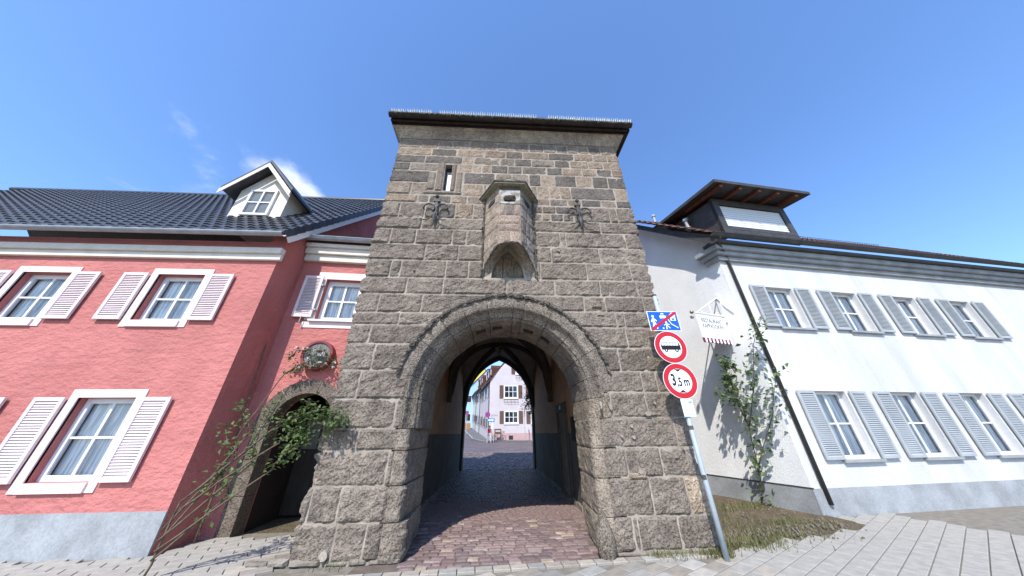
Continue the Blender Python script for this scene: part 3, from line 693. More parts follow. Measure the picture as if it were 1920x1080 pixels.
# ---- jambs below the spring, stone by stone
def jamb_stone(side, z0, z1, seed, xa, xi, splay, front, rough, c):
    """wraps from the facade (x=front) round the arris xa to the inner end of the reveal"""
    pts = []                                            # profile (x, y, normal)
    s = side
    ra = 0.07
    n1 = max(3, int(abs(front - xa) / 0.04)); n2 = 26
    for k in range(n1): t = k / n1; pts.append((front + (xa + s * ra - front) * t, -0.02, 0, -1))
    for k in range(5):
        an = pi / 2 * k / 4; pts.append((xa + s * ra - s * ra * sin(an), -0.02 + ra - ra * cos(an), -s * sin(an), -cos(an)))
    for k in range(1, n2 + 1): t = k / n2; pts.append((xa + (xi - xa) * t, 0.05 + (DJ - 0.05) * t, -s, 0))
    nzz = max(3, int((z1 - z0) / 0.04)); sv = V((seed * 2.1, seed * 1.7, 3)); P = []
    for i in range(nzz + 1):
        z = z0 + 0.006 + (z1 - z0 - 0.012) * i / nzz; row = []
        for q, (x, y, nx_, ny_) in enumerate(pts):
            e = sm(min(z - z0, z1 - z) / 0.03) * (sm(abs(x - front) / 0.03) if q < n1 else 1)
            pp = V((x, y, z))
            d = 0.012 * e + rough * (0.6 * noise.fractal(pp * 2.5 + sv, 1, 2, 3) + 0.6 * noise.fractal(pp * 9 + sv, 1, 2, 3)) * (0.3 + 0.7 * e)
            row.append((x + nx_ * d, y + ny_ * d, z))
        P.append(row if s > 0 else row)
    mb = MB(); mb.grid(P)
    nb = len(pts)
    for i in (0, nzz):                                   # close top and bottom towards the core
        vs = [V(p) for p in P[i]] + [V((front + s * 0.3, DJ, P[i][0][2])), V((front + s * 0.3, 0.06, P[i][0][2]))]
        mb.add(vs, [tuple(range(len(vs)))])
    mb.obj('jamb_stone', M['arch' if z0 > 1.4 else 'stone'], tower, col=c)
for k, (z0, z1) in enumerate(((0.0, 0.45), (0.45, 0.90), (0.90, 1.37), (1.37, 1.69))):
    xa = JL + (0.12 if k == 0 else 0.03 if k == 1 else 0)
    jamb_stone(-1, z0, z1, 50 + k, xa, -1.38, 0, JL - 0.20, 0.045 if k < 3 else 0.025, (0.95, 0.94, 0.92))
for k, (z0, z1) in enumerate(((0.0, 0.45), (0.45, 0.95), (0.95, 1.37), (1.37, 1.83))):
    xa = JR - (0.04 if k == 0 else 0)
    jamb_stone(1, z0, z1, 70 + k, xa, 1.70, 0, JR + 0.20, 0.03, (1.15, 1.12, 1.05))
# ---- moulded arch: voussoirs with face band, hollow, soffit
PROF = [(1.985, -0.020), (1.90, -0.026), (1.82, -0.022), (1.775, -0.012), (1.745, 0.0), (1.725, 0.03), (1.705, 0.075), (1.675, 0.115), (1.635, 0.15), (1.605, 0.165), (1.592, 0.175), (1.60, 0.19),
        (1.60, 0.205), (1.572, 0.22), (1.545, 0.25), (1.532, 0.32)]
SOF = [0.40, 0.46, 0.499, 0.50, 0.60, 0.70, 0.701, 0.78, 0.86, 0.96, 1.06, 1.16, DJ]
def vous(a0, a1, seed, slot=None, c=(1, 1, 1), straight=None, wide=True):
    """angles measured from the crown; straight = (side, z0, z1) for the upright continuation"""
    sv = V((seed * 1.9, seed * 0.7, 1)); n = max(3, int((a1 - a0) / radians(1.6))) if straight is None else max(3, int((straight[2] - straight[1]) / 0.05))
    ts = [i / n for i in range(n + 1)]
    if slot is not None:
        hw = 0.105 / 1.5
        for s_ in (slot - hw - 0.002, slot - hw, slot + hw, slot + hw + 0.002): ts.append((s_ - a0) / (a1 - a0))
        ts = sorted(t for t in ts if 0 <= t <= 1)
    pr = (PROF if wide else [(1.80, 0.03)] + [q for q in PROF if q[0] < 1.79]) + [(1.525 - 0.02 * q, q) for q in SOF]
    P = []
    for t in ts:
        row = []
        g = 0.0045
        for k, (r, yy) in enumerate(pr):
            if straight is None:
                a = a0 + (a1 - a0) * t; a += (g if t == 0 else -g if t == 1 else 0) / r
                wear = 0.012 * noise.fractal(V((a * 6, yy * 5, seed * 0.1)) + sv, 1, 2, 3) + (0.010 * noise.noise(V((a * 30, yy * 20, seed))) if k >= 8 else 0.006 * noise.noise(V((a * 30, yy * 20, seed))))
                if slot is not None and abs(a - slot) <= 0.1052 / 1.5 and 0.4995 <= yy <= 0.7005: rr_ = r + 0.28
                else: rr_ = r + wear
                row.append((CX + rr_ * sin(a), yy + (wear if k < 4 else 0), CZ + rr_ * cos(a)))
            else:
                s_, za, zb = straight; z = za + 0.004 + (zb - za - 0.008) * t
                wear = 0.010 * noise.fractal(V((z * 6, yy * 5, seed * 0.1)) + sv, 1, 2, 3)
                row.append((CX + s_ * (r + wear), yy + (wear if k < 4 else 0), z))
        P.append(row)
    mb = MB(); mb.grid(P)
    fm_ = [0] * len(mb.f)
    if slot is not None:
        W_ = len(pr)
        for q, fc in enumerate(mb.f):
            if any(abs(a0 + (a1 - a0) * ts[i_ // W_] - slot) <= 0.1052 / 1.5 and 0.4995 <= pr[i_ % W_][1] <= 0.7005 for i_ in fc): fm_[q] = 1
    for i in (0, -1):                                    # end faces
        vs = [V(p) for p in P[i]]; e = V(P[i][0]); e2_ = V((e.x, DJ, e.z)); vs.append(e2_); mb.add(vs, [tuple(range(len(vs)))])
    mb.obj('voussoir', None, tower, col=c, mats=[M['arch'], M['rib']], fm=fm_ + [0] * (len(mb.f) - len(fm_)))
cuts = [-90, -77.5, -58, -42.5, -28, -12.5, 5, 12, 30, 47, 63, 77.5, 90]
slots = [-19, -6, None, 19.5, 33]
slot_at = {4: -20.5, 5: -6.8, 7: 19.5, 8: 35.0}
for k, (a, b) in enumerate(zip(cuts[:-1], cuts[1:])):
    t = RND.uniform(0.85, 1.08)
    s_ = slot_at.get(k)
    vous(radians(a), radians(b), 20 + k, radians(s_) if s_ is not None else None, (t, t * RND.uniform(.97, 1), t * RND.uniform(.93, 1)), wide=abs(a + b) / 2 < 76)
for s_ in (-1, 1):
    vous(0, 1, 40 + s_, None, (.95, .93, .9) if s_ < 0 else (1.15, 1.1, 1.02), straight=(s_, 1.69 if s_ < 0 else 1.83, CZ), wide=False)
# chiselled-off hood moulding: ragged line of stumps along the arch
def ragged(pts, name, r0, m, parent, seed, push=V((0, -0.03, 0)), **k):
    vs = MB(); rg = random.Random(seed)
    n = len(pts)
    out_ = []; rs = []
    for i, p in enumerate(pts):
        q = V(p) + push * rg.uniform(0.2, 1.3) + V((rg.uniform(-1, 1), 0, rg.uniform(-1, 1))) * r0 * 0.45
        out_.append(q); rs.append(r0 * max(0.18, rg.gauss(0.75, 0.38)))
    vs.tube(out_, rs, n=5); return vs.obj(name, m, parent, **k)
seg = []
for k in range(131):
    a = radians(-78.5 + 157 * k / 130); rr2 = RH + 0.012
    seg.append((CX + rr2 * sin(a), -0.03, CZ + rr2 * cos(a)))
ragged(seg, 'hood_mould', 0.040, M['hood'], tower, 5)
# ---- cornice blocks, gutter, spikes, roof
jx = [XL - 0.02] + [onY(720 + x / 4, 210 + y / 4).x for x, y in ((365, 170), (605, 180), (770, 185), (905, 190), (1075, 200), (1235, 205), (1475, 220), (1575, 225))] + [XR + 0.02]
CPR = [(0.0, 9.09), (-0.03, 9.095), (-0.045, 9.11), (-0.06, 9.16), (-0.095, 9.24), (-0.15, 9.31), (-0.20, 9.345), (-0.215, 9.35), (-0.215, 9.40)]
for k, (a, b) in enumerate(zip(jx[:-1], jx[1:])):
    mb = MB(); t = RND.uniform(0.82, 1.2)
    el, er = k == 0, k == len(jx) - 2
    P = []
    for (y, z) in CPR:
        o = -y
        P.append([(a - (o if el else -0.002), y, z), (b + (o if er else -0.002), y, z)])
    mb.grid(P)
    for side, flag in ((0, el), (1, er)):
        if flag:                                       # return along the flank
            mb.grid([[p[side], (p[side][0], 1.8, p[side][2])] for p in P])
        else: mb.add([p[side] for p in P] + [(P[-1][side][0], 0.0, 9.40)], [tuple(range(len(P) + 1))])
    mb.obj('cornice_block', M['arch'], tower, col=(t * 1.65, t * 1.62, t * 1.56))
ex0, ex1, ey = -3.06, 3.76, -0.35
bx('soffit_board', M['eave_black'], tower, ex0 + 0.03, ex1 - 0.03, ey + 0.1, TD + 0.3, 9.405, 9.44)
mb = MB()
for d, z0, z1 in ((0.0, 9.40, 9.49),): mb.box(ex0, ex1, ey, ey + 0.03, z0, z1)
mb.box(ex0, ex0 + 0.03, ey + 0.03, TD + 0.3, 9.40, 9.49); mb.box(ex1 - 0.03, ex1, ey + 0.03, TD + 0.3, 9.40, 9.49)
mb.obj('fascia', M['gutter_brown'], tower)
gp = [(ey - 0.02 - 0.075 + 0.075 * cos(a), 9.485 + 0.075 * sin(a)) for a in [pi + pi * k / 8 for k in range(9)]]
mb = MB(); mb.grid([[(ex0 - 0.02, y - 0.0, z) for y, z in gp], [(ex1 + 0.02, y, z) for y, z in gp]])
mb.box(ex0 - 0.02, ex1 + 0.02, ey - 0.18, ey - 0.168, 9.478, 9.492)
mb.obj('gutter', M['gutter_brown'], tower)
mb = MB(); x = ex0
while x < ex1:                                        # dried moss along the gutter rim
    w = rr.uniform(0.02, 0.07); mb.box(x, x + w, ey - 0.188 + rr.uniform(-.006, .006), ey - 0.1, 9.455 + rr.uniform(-.02, .01), 9.50 + rr.uniform(-0.005, .02)); x += w * rr.uniform(0.8, 1.6)
mb.obj('gutter_moss', M['hood'], tower, kind='stuff')
mb = MB(); x = ex0 + 0.02
while x < ex1 - 0.02:
    if noise.noise(V((x * 1.4, 3.3, 0))) > -0.33:
        for lean in (-0.03, 0.0, 0.03):
            h = rr.uniform(0.055, 0.08); mb.tube([(x + rr.uniform(-.008, .008), ey - 0.185, 9.485), (x + rr.uniform(-.012, .012), ey - 0.19 + lean * 1.5, 9.50 + h)], [0.015, 0.004], n=4, cap=False)
    x += 0.062
mb.obj('pigeon_spikes', M['steel_pale'], tower, kind='stuff')
ry = TD / 2
mb = MB(); mb.add([(ex0, ey - 0.05, 9.493), (ex1, ey - 0.05, 9.493), (ex1, TD + .35, 9.493), (ex0, TD + .35, 9.493), (0.3, 3.3, 12.2), (0.3, TD - 3.3, 12.2)],
       [(0, 1, 4), (1, 2, 5, 4), (2, 3, 5), (3, 0, 4, 5), (3, 2, 1, 0)])
mb.obj('roof', M['tile_brown'], tower, col=(1, 1, 1))
mb = MB(); mb.tube([(XL - 0.18, 0.3, 9.38), (XL - 0.16, 0.32, 9.15), (XL - 0.08, 0.4, 9.02), (XL - 0.05, 0.45, 8.3)], 0.05, n=8)
mb.obj('downpipe', M['zinc'], tower, smooth=True)
# ---- slit window
fx0, fx1, sz0, sz1 = -1.465, -1.275, 7.13, 8.10
mb = MB(); mb.box(fx0 - 0.001, fx1 + 0.001, 0.0, 0.013, sz0, sz1); 
win = bx('slit_window', M['dark_room'], tower, fx0, fx1, 0.40, 0.41, sz0, sz1)
for (a, b, c, d, cc) in ((fx0 - 0.20, fx0, sz0 - 0.02, sz1 + 0.05, (.9, .86, .83)), (fx1, fx1 + 0.13, sz0 - 0.02, sz1 + 0.02, (.8, .74, .72)), (fx0 - 0.42, fx0 - 0.205, 7.14, 7.80, (1, .98, .95)), (fx1 + 0.14, fx1 + 0.30, 7.0, 7.82, (.85, .82, .8)), (fx0 - 0.47, fx1 + 0.32, 6.985, 7.11, (1, .98, .95))):
    sid += 1; vs, fs = stone_mesh(lambda z: a, lambda z: b, c, d, 0.034, 0.010, sid, gap=0.004, pil=0.012, back=0.10)
    mesh('window_frame_stone', vs, fs, M['stone'], win, col=cc)
bx('pane', M['glass_dark'], win, fx0 + 0.002, fx1 - 0.002, 0.13, 0.135, sz0 + 0.01, sz1 - 0.01)
bx('curtain', M['white_trim'], win, fx0 + 0.07, fx1 - 0.02, 0.115, 0.125, sz0 + 0.01, sz0 + 0.70)
# ---- machicolated bay
bay = thing('bay', (0.3, 0, 0), None, None); bay.parent = tower; bay.location = (0, 0, 0); del_ = None
bay.name = 'machicolation_bay'; BASE[bay.name] = V((0.3, 0, 0))
BP = [V((-0.345, 0.0, 0)), V((-0.005, -0.50, 0)), V((0.485, -0.50, 0)), V((0.83, 0.0, 0))]
BL = [(BP[i + 1] - BP[i]).length for i in range(3)]
def barch(X):
    t = min(1.0, abs(X - 0.243) / 0.588); 
    return 4.60 + pointed(t * 0.588, 0.588, 0.66) * (0.60 / 0.66)
zl = 6.85
bstones = {0: [(4.6, 5.2, [0, 1]), (5.2, 5.62, [0, 0.5, 1]), (5.62, 5.98, [0, 0.62, 1]), (5.98, 6.32, [0, 0.4, 1]), (6.32, 6.60, [0, 1]), (6.60, zl, [0, 1])],
           1: [(5.0, 5.49, [0, 0.5, 1]), (5.49, 5.69, [0, 1]), (5.69, 5.94, [0, 1]), (5.94, 6.27, [0, 0.33, 0.72, 1])],
           2: [(4.6, 5.2, [0, 1]), (5.2, 5.50, [0, 0.4, 1]), (5.50, 5.92, [0, 0.35, 0.7, 1]), (5.92, 6.25, [0, 0.5, 1]), (6.25, 6.55, [0, 0.55, 1]), (6.55, zl, [0, 1])]}
for fi, cs in bstones.items():
    ex_ = (BP[fi + 1] - BP[fi]).normalized(); ey_ = V((-ex_.y, ex_.x, 0)); L_ = BL[fi]; fr_ = FR(BP[fi], ex_, ey_)
    for (z0, z1, us) in cs:
        for ua, ub in zip(us[:-1], us[1:]):
            x0, x1 = ua * L_, ub * L_
            lo = min(barch((BP[fi] + ex_ * q).x) for q in (x0, (x0 + x1) / 2, x1))
            sid += 1
            nx, nzz = max(3, int((x1 - x0) / 0.045)), max(3, int((z1 - z0) / 0.045)); g = 0.005; vs = []; sv = V((sid, sid * .3, 0))
            for i in range(nzz + 1):
                for j in range(nx + 1):
                    x = x0 + g + (x1 - x0 - 2 * g) * j / nx
                    b_ = barch((BP[fi] + ex_ * x).x); zb = max(z0 + g, b_); zt = max(z1 - g, b_ + 0.001)
                    z = zb + (zt - zb) * i / nzz
                    e = sm(min(x - x0 - g, x1 - g - x, z - z0 - g, z1 - g - z) / 0.02)
                    d = 0.016 * e + 0.008 * noise.fractal(V((x, z, 0)) * 11 + sv, 1, 2, 3)
                    vs.append(fr_.p(x, -d, z))
            W = nx + 1; fs = [(i * W + j, i * W + j + 1, (i + 1) * W + j + 1, (i + 1) * W + j) for i in range(nzz) for j in range(nx)]
            t = RND.uniform(1.1, 1.45)
            c = (t * 1.05, t, t * 0.93) if fi == 0 else ((t * 1.1, t * 1.0, t * 0.95) if fi == 1 else (t * 0.8, t * 0.8, t * 0.82))  # right face darker and cooler: its side shade is put into the stone colour
            if fi == 1 and z0 > 5.9: c = ((1.2, 1.15, 1.1), (.8, .8, .82), (1.2, 1.1, 1.04))[us.index(ua)]
            mesh('bay_stone', vs, fs, M['stone'], bay, col=c)
# mortar body behind those stones, white rendered lookout panel with its broken hole
mb = MB()
for fi in range(3):
    ex_ = (BP[fi + 1] - BP[fi]).normalized(); ey_ = V((-ex_.y, ex_.x, 0)); P = []
    for i in range(13):
        q = BP[fi] + (BP[fi + 1] - BP[fi]) * i / 12 + ey_ * 0.004; P.append([(q.x, q.y, barch(q.x) + 0.004), (q.x, q.y, zl if fi != 1 else 6.272)])
    mb.grid(P)
mb.obj('bay_mortar', M['mortar'], bay)
fr_ = FR(BP[1], (1, 0, 0), (0, 1, 0)); hole = []
ho = [(0.0, 6.272), (0.245, 6.272), (0.49, 6.272), (0.49, 6.50), (0.49, 6.70), (0.245, 6.70), (0.0, 6.70), (0.0, 6.50)]
hi = [(0.125, 6.335), (0.245, 6.33), (0.36, 6.34), (0.40, 6.44), (0.37, 6.53), (0.25, 6.545), (0.13, 6.52), (0.095, 6.43)]
mb = MB(); mb.add([fr_.p(a, -0.012, b) for a, b in ho] + [fr_.p(a, -0.004, b) for a, b in hi] + [fr_.p(a, 0.16, b) for a, b in hi], [(i, (i + 1) % 8, 8 + (i + 1) % 8, 8 + i) for i in range(8)] + [(8 + i, 8 + (i + 1) % 8, 16 + (i + 1) % 8, 16 + i) for i in range(8)])
mb.obj('whitewashed_panel', M['whitewash'], bay)
bx('bay_shade_stone', M['stone'], bay, 0.0, 0.49, -0.52, -0.40, 6.703, 6.858, col=(.55, .53, .5), bev=0.008)  # dark tone stands in for the shadow under the bay roof
mb = MB(); mb.add([fr_.p(a, 0.155, b) for a, b in ((0.05, 6.28), (0.45, 6.28), (0.45, 6.6), (0.05, 6.6))], [(0, 1, 2, 3)]); mb.obj('lookout_hole', M['dark_room'], bay)
for fi, u, z in ((0, 0.55, 6.47), (2, 0.45, 6.50)):
    ex_ = (BP[fi + 1] - BP[fi]).normalized(); ey_ = V((-ex_.y, ex_.x, 0)); f2 = FR(BP[fi], ex_, ey_); x = u * BL[fi]
    mb = MB(); mb.box(x - 0.13, x + 0.13, -0.034, -0.02, z - 0.05, z + 0.05, fr=f2); mb.obj('side_slit', M['dark_room'], bay)
# soffit of the bay: from its ragged lower edge back to the niche in the wall
P = []
for k in range(41):
    u = k / 40; tot = sum(BL); s_ = u * tot
    for fi in range(3):
        if s_ <= BL[fi] + 1e-9: break
        s_ -= BL[fi]
    q = BP[fi] + (BP[fi + 1] - BP[fi]) * min(1, s_ / BL[fi])
    Xn = 0.213 + (q.x - 0.243) * (0.365 / 0.588)
    t = abs(Xn - 0.213)
    zi = 4.60 + pointed(min(t, 0.365), 0.365, 0.80)
    zo_ = barch(q.x)
    P.append([(q.x + (Xn - q.x) * w, q.y * (1 - w) - 0.0, zo_ + (zi - zo_) * w) for w in (0, .25, .5, .75, 1)])
mb = MB(); mb.grid(P); mb.obj('bay_soffit', M['arch'], bay, col=(1.25, 1.22, 1.15), smooth=False)
ragged([(p[0][0], p[0][1] - 0.005, p[0][2]) for p in P], 'broken_edge', 0.028, M['hood'], bay, 8, push=V((0, -0.012, 0)))
for nm_, (x0, x1, z0, z1) in enumerate(((-0.15, 0.10, 4.6, 5.05), (0.10, 0.36, 4.6, 5.05), (0.36, 0.578, 4.6, 5.05), (-0.15, 0.12, 5.05, 5.42), (0.12, 0.3, 5.05, 5.42), (0.3, 0.578, 5.05, 5.42))):
    mb = MB(); mb.box(x0 + 0.004, x1 - 0.004, 0.14, 0.16, z0 + 0.004, z1 - 0.004); mb.obj('niche_slab', M['arch'], bay, col=(1.2, 1.14, 1.04))
for sx_, pts in ((-1, [(-0.35 - 0.01, -0.035, 4.62 + k * 0.06) for k in range(38)]), (1, [(0.845, -0.035, 4.55 + k * 0.06) for k in range(39)])):
    ragged(pts, 'rough_joint', 0.03, M['hood'], bay, 20 + sx_, push=V((0, -0.02, 0)))
ro = [V((-0.49, 0.0, 6.86)), V((-0.11, -0.62, 6.86)), V((0.60, -0.62, 6.86)), V((0.97, 0.0, 6.86))]
ap_ = V((0.243, 0.02, 7.66)); ap2 = V((0.243, -0.28, 7.3))
mb = MB(); lo = [p + V((0, 0, -0.055)) for p in ro]
mb.add(ro + lo + [ap_], [(0, 1, 8), (1, 2, 8), (2, 3, 8), (1, 0, 4, 5), (2, 1, 5, 6), (3, 2, 6, 7), (4, 7, 6, 5)])
mb.obj('bay_roof_slab', M['moss'], bay)
mb = MB(); mb.tube([ro[0], ro[1], ro[2], ro[3]], 0.03, n=6); mb.tube([ro[1], ap_], 0.02, n=5); mb.tube([ro[2], ap_], 0.02, n=5); mb.obj('roof_edge', M['hood'], bay)
# ---- wrought iron wall anchors (fleur-de-lis)
def anchor(cx, cz, tilt=0.0):
    f2 = FR((cx, -0.06, cz), (cos(tilt), 0, sin(tilt)), (0, 1, 0), (-sin(tilt), 0, cos(tilt)))
    mb = MB(); mb.box(-0.035, 0.035, -0.03, 0.05, -0.08, 0.36, fr=f2); mb.sphere(f2.p(0, -0.05, 0.44), 0.05); mb.box(-0.07, 0.07, -0.04, 0.03, 0.30, 0.34, fr=f2); mb.box(-0.06, 0.06, -0.06, 0.02, -0.11, -0.06, fr=f2)
    a = mb.obj('wall_anchor', M['iron'], tower, label='wrought iron lily shaped wall anchor')
    for s in (-1, 1):
        mb = MB(); pts = []
        for t in [k / 16 for k in range(17)]:
            an = -1.15 + t * 4.6; r = 0.15 * (1 - 0.12 * t)
            pts.append(f2.p(s * (0.165 - r * cos(an) * 0.92 - 0.0), -0.05, 0.075 + r * sin(an) * 0.9))
        pts = pts[1:]
        mb.tube([f2.p(s * 0.02, -0.04, -0.08)] + pts, 0.023, n=6); mb.obj('scroll', M['iron'], a, smooth=True)
        mb = MB(); mb.tube([f2.p(s * (0.03 + 0.24 * t ** 1.6), -0.045 - 0.02 * t, -0.1 - 0.21 * sin(t * 1.7) ) for t in [k / 8 for k in range(9)]], [0.02 - 0.008 * k / 8 for k in range(9)], n=6); mb.obj('prong', M['iron'], a, smooth=True)
    mb = MB(); mb.tube([f2.p(0, -0.05, -0.1), f2.p(0, -0.06, -0.25), f2.p(0, -0.05, -0.42)], [0.03, 0.045, 0.006], n=6); mb.obj('spike', M['iron'], a)
anchor(-1.53, 6.38); anchor(1.98, 6.38, 0.03)
bx('iron_hook', M['iron'], tower, *sorted((onY(641, 803).x, onY(653, 803).x)), -0.14, -0.02, 1.70, 1.73)
# rubble skirting at the tower foot
for x0, x1 in ((-3.4, JL + 0.1), (JR + 0.1, XR - 0.1)):
    x = x0
    while x < x1 - 0.05:
        w = min(rr.uniform(0.25, 0.6), x1 - x); sid += 1
        vs, fs = stone_mesh(lambda z: x, lambda z: x + w, -0.02, 0.07 + rr.uniform(-.03, .02), 0.08, 0.03, sid, pil=0.05)
        mesh('foot_stone', vs, fs, M['mortar_dark'], tower, col=(1, 1, 1)); x += w
# guard stone at the right arris
gs = MB(); P = []
for i in range(13):
    t = i / 12; z = -0.02 + 0.62 * t; r = 0.15 * sqrt(max(0.0, 1 - t ** 2.4)) * (0.75 + 0.45 * sin(pi * min(1, t * 1.4)))
    P.append([(1.63 + r * 0.85 * cos(a) + 0.02 * t, -0.10 + 0.13 * t + r * 0.9 * sin(a) + 0.012 * noise.noise(V((cos(a) * 2, sin(a) * 2, z * 4))), z) for a in [2 * pi * k / 14 for k in range(15)]])
gs.grid(P)
gst = gs.obj('guard_stone', M['arch'], None, smooth=True, col=(0.8, 0.78, 0.75)); props(gst, 'worn upright guard stone leaning on the foot of the right gate jamb', 'guard stone')
# ================================================================== SALMON HOUSE (left)
red = thing('salmon_house', (-6.5, 1.4, 0), 'salmon pink stucco house with dark tiled roof and white shutters beside the tower', 'house')
a4 = radians(4)
FW = FR((-3.2, 1.5, 0), (cos(a4), sin(a4), 0), (-sin(a4), cos(a4), 0))
def lx(X): return (X + 3.2) / cos(a4)
dcx, dcz, dr = lx(-4.08), 1.82, 0.61
wx0, wx1, wz0, wz1 = lx(-4.50), lx(-3.58), 4.12, 5.26
xs = sorted(set([lx(-5.3), lx(-2.78), wx0, wx1] + [dcx + dr * cos(pi * k / 20) for k in range(21)]))
def redfn(x, side):
    m = x + side * 1e-4; bot, iv = -0.05, []
    ind = abs(m - dcx) < dr
    bot = dcz + sqrt(max(0, dr * dr - (x - dcx) ** 2)) if ind else -0.05
    if wx0 < m < wx1: return [(bot, wz0), (wz1, 6.45)]
    return [(bot, (wz0 + wz1) / 2), ((wz0 + wz1) / 2, 6.45)]
mb = MB(); wall_cols(mb, FW, xs, redfn, 0.35); mb.obj('wall', M['rufus'], red)
# doorway: ring of dark voussoirs, deep dark gateway with a glazed wooden gate
nv = 7
for k in range(nv):
    a0, a1 = radians(-96 + 192 * k / nv), radians(-96 + 192 * (k + 1) / nv); g = 0.010
    ps = [(dcx + (dr + 0.27) * sin(a0 + (a1 - a0) * i / 5 + (g if i == 0 else -g if i == 5 else 0)), dcz + (dr + 0.27) * cos(a0 + (a1 - a0) * i / 5 + (g if i == 0 else -g if i == 5 else 0))) for i in range(6)]
    ps += [(dcx + (dr - 0.012) * sin(a1 - g - (a1 - a0 - 2 * g) * i / 5), dcz + (dr - 0.012) * cos(a1 - g - (a1 - a0 - 2 * g) * i / 5)) for i in range(6)]
    mb = MB(); mb.prism(ps, -0.035, 0.30, FW); t = rr.uniform(0.6, 0.8); mb.obj('arch_stone', M['stone'], red, col=(t, t * .97, t * .95), bev=0.006)
ps = [(dcx + (dr + 0.26) * sin(radians(-98 + 4.9 * i)), dcz + (dr + 0.26) * cos(radians(-98 + 4.9 * i))) for i in range(41)] + [(dcx + (dr + 0.0) * sin(radians(98 - 4.9 * i)), dcz + dr * cos(radians(98 - 4.9 * i))) for i in range(41)]
mb = MB(); mb.prism(ps, -0.022, 0.01, FW); mb.obj('arch_mortar', M['mortar'], red)
for k, z0 in enumerate((0.0, 0.6, 1.2)):
    for s in (-1, 1):
        x0 = dcx + s * (dr - 0.012); x1 = dcx + s * (dr + 0.25 + 0.06 * (k % 2))
        bx('jamb_block', M['stone'], red, min(x0, x1), max(x0, x1), -0.035, 0.30, z0, min(z0 + 0.59, 1.72), fr=FW, col=(.7, .68, .66), bev=0.006)
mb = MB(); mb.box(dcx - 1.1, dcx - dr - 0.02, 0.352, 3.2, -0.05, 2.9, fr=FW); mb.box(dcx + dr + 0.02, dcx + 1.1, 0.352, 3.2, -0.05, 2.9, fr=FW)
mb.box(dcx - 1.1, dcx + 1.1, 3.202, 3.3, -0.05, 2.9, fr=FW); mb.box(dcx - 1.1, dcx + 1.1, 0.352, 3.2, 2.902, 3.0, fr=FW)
mb.obj('gateway_lining', M['gateway_shade'], red, kind='stuff')
gate = bx('gate', M['darkwood'], red, dcx - dr, dcx + dr, 1.4, 1.46, 0.02, 1.30, fr=FW)
mb = MB()
for q in (-dr, -0.2, 0.2, dr - 0.05): mb.box(dcx + q, dcx + q + 0.05, 1.39, 1.47, 1.302, 2.45, fr=FW)
mb.box(dcx - dr, dcx + dr, 1.385, 1.475, 1.96, 2.03, fr=FW); mb.obj('gate_frame', M['darkwood'], gate)
bx('pane', M['barrel_grey'], gate, dcx - dr, dcx + dr, 1.42, 1.44, 1.305, 1.955, fr=FW)

def window(parent, fr, x0, x1, z0, z1, depth=0.14, mfr='white_trim', bars=(2, 2), back='curtain', glass='glass', fw_=0.07, trim=None, sill=True, mull=0.045):
    mb = MB(); d = depth; f_ = fw_
    mb.box(x0, x0 + f_, d, d + 0.06, z0, z1, fr=fr); mb.box(x1 - f_, x1, d, d + 0.06, z0, z1, fr=fr)
    mb.box(x0 + f_, x1 - f_, d, d + 0.06, z0, z0 + f_, fr=fr); mb.box(x0 + f_, x1 - f_, d, d + 0.06, z1 - f_, z1, fr=fr)
    w = mb.obj('window', M[mfr], parent, bev=0.004)
    mb = MB(); nx, nz_ = bars; ax0, ax1, az0, az1 = x0 + f_, x1 - f_, z0 + f_, z1 - f_
    for k in range(1, nx): x = ax0 + (ax1 - ax0) * k / nx; mb.box(x - mull / 2, x + mull / 2, d + 0.008, d + 0.05, az0, az1, fr=fr)
    for k in range(1, nz_):
        z = az0 + (az1 - az0) * k / nz_
        for q in range(nx):
            xa = ax0 + (ax1 - ax0) * q / nx + (mull / 2 if q else 0); xb = ax0 + (ax1 - ax0) * (q + 1) / nx - (mull / 2 if q < nx - 1 else 0)
            mb.box(xa, xb, d + 0.012, d + 0.046, z - mull * .4, z + mull * .4, fr=fr)
    if mb.v: mb.obj('glazing_bar', M[mfr], w)
    mesh('pane', [fr.p(ax0, d + .03, az0), fr.p(ax1, d + .03, az0), fr.p(ax1, d + .03, az1), fr.p(ax0, d + .03, az1)], [(0, 1, 2, 3)], M[glass], w)
    if back: bx('curtain', M[back], w, ax0 - .03, ax1 + .03, d + 0.10, d + 0.11, az0 - .03, az1 + .03, fr=fr)
    mb = MB(); mb.box(x0 - .1, x1 + .1, d + 0.45, d + 0.46, z0 - .1, z1 + .1, fr=fr); mb.obj('room_darkness', M['dark_room'], w)
    return w
def shutter(parent, fr, x0, x1, z0, z1, m, y=-0.075, louvre=True, mid=False):
    mb = MB(); f_ = 0.065; d = 0.04
    mb.box(x0, x0 + f_, y, y + d, z0, z1, fr=fr); mb.box(x1 - f_, x1, y, y + d, z0, z1, fr=fr)
    mb.box(x0 + f_, x1 - f_, y, y + d, z0, z0 + f_, fr=fr); mb.box(x0 + f_, x1 - f_, y, y + d, z1 - f_, z1, fr=fr)
    if mid: mb.box(x0 + f_, x1 - f_, y, y + d, (z0 + z1) / 2 - .03, (z0 + z1) / 2 + .03, fr=fr)
    s = mb.obj('shutter', M[m], parent, bev=0.004)
    if louvre:
        mb = MB(); n = int((z1 - z0 - 2 * f_) / 0.042)
        for k in range(n):
            z = z0 + f_ + (z1 - z0 - 2 * f_) * k / n
            mb.add([fr.p(x0 + f_, y + .006, z), fr.p(x1 - f_, y + .006, z), fr.p(x1 - f_, y + .034, z + .040), fr.p(x0 + f_, y + .034, z + .040), fr.p(x0 + f_, y + .012, z - .004), fr.p(x1 - f_, y + .012, z - .004)], [(0, 1, 2, 3), (0, 4, 5, 1)])
        mb.obj('louvres', M[m], s, kind='stuff')
    return s
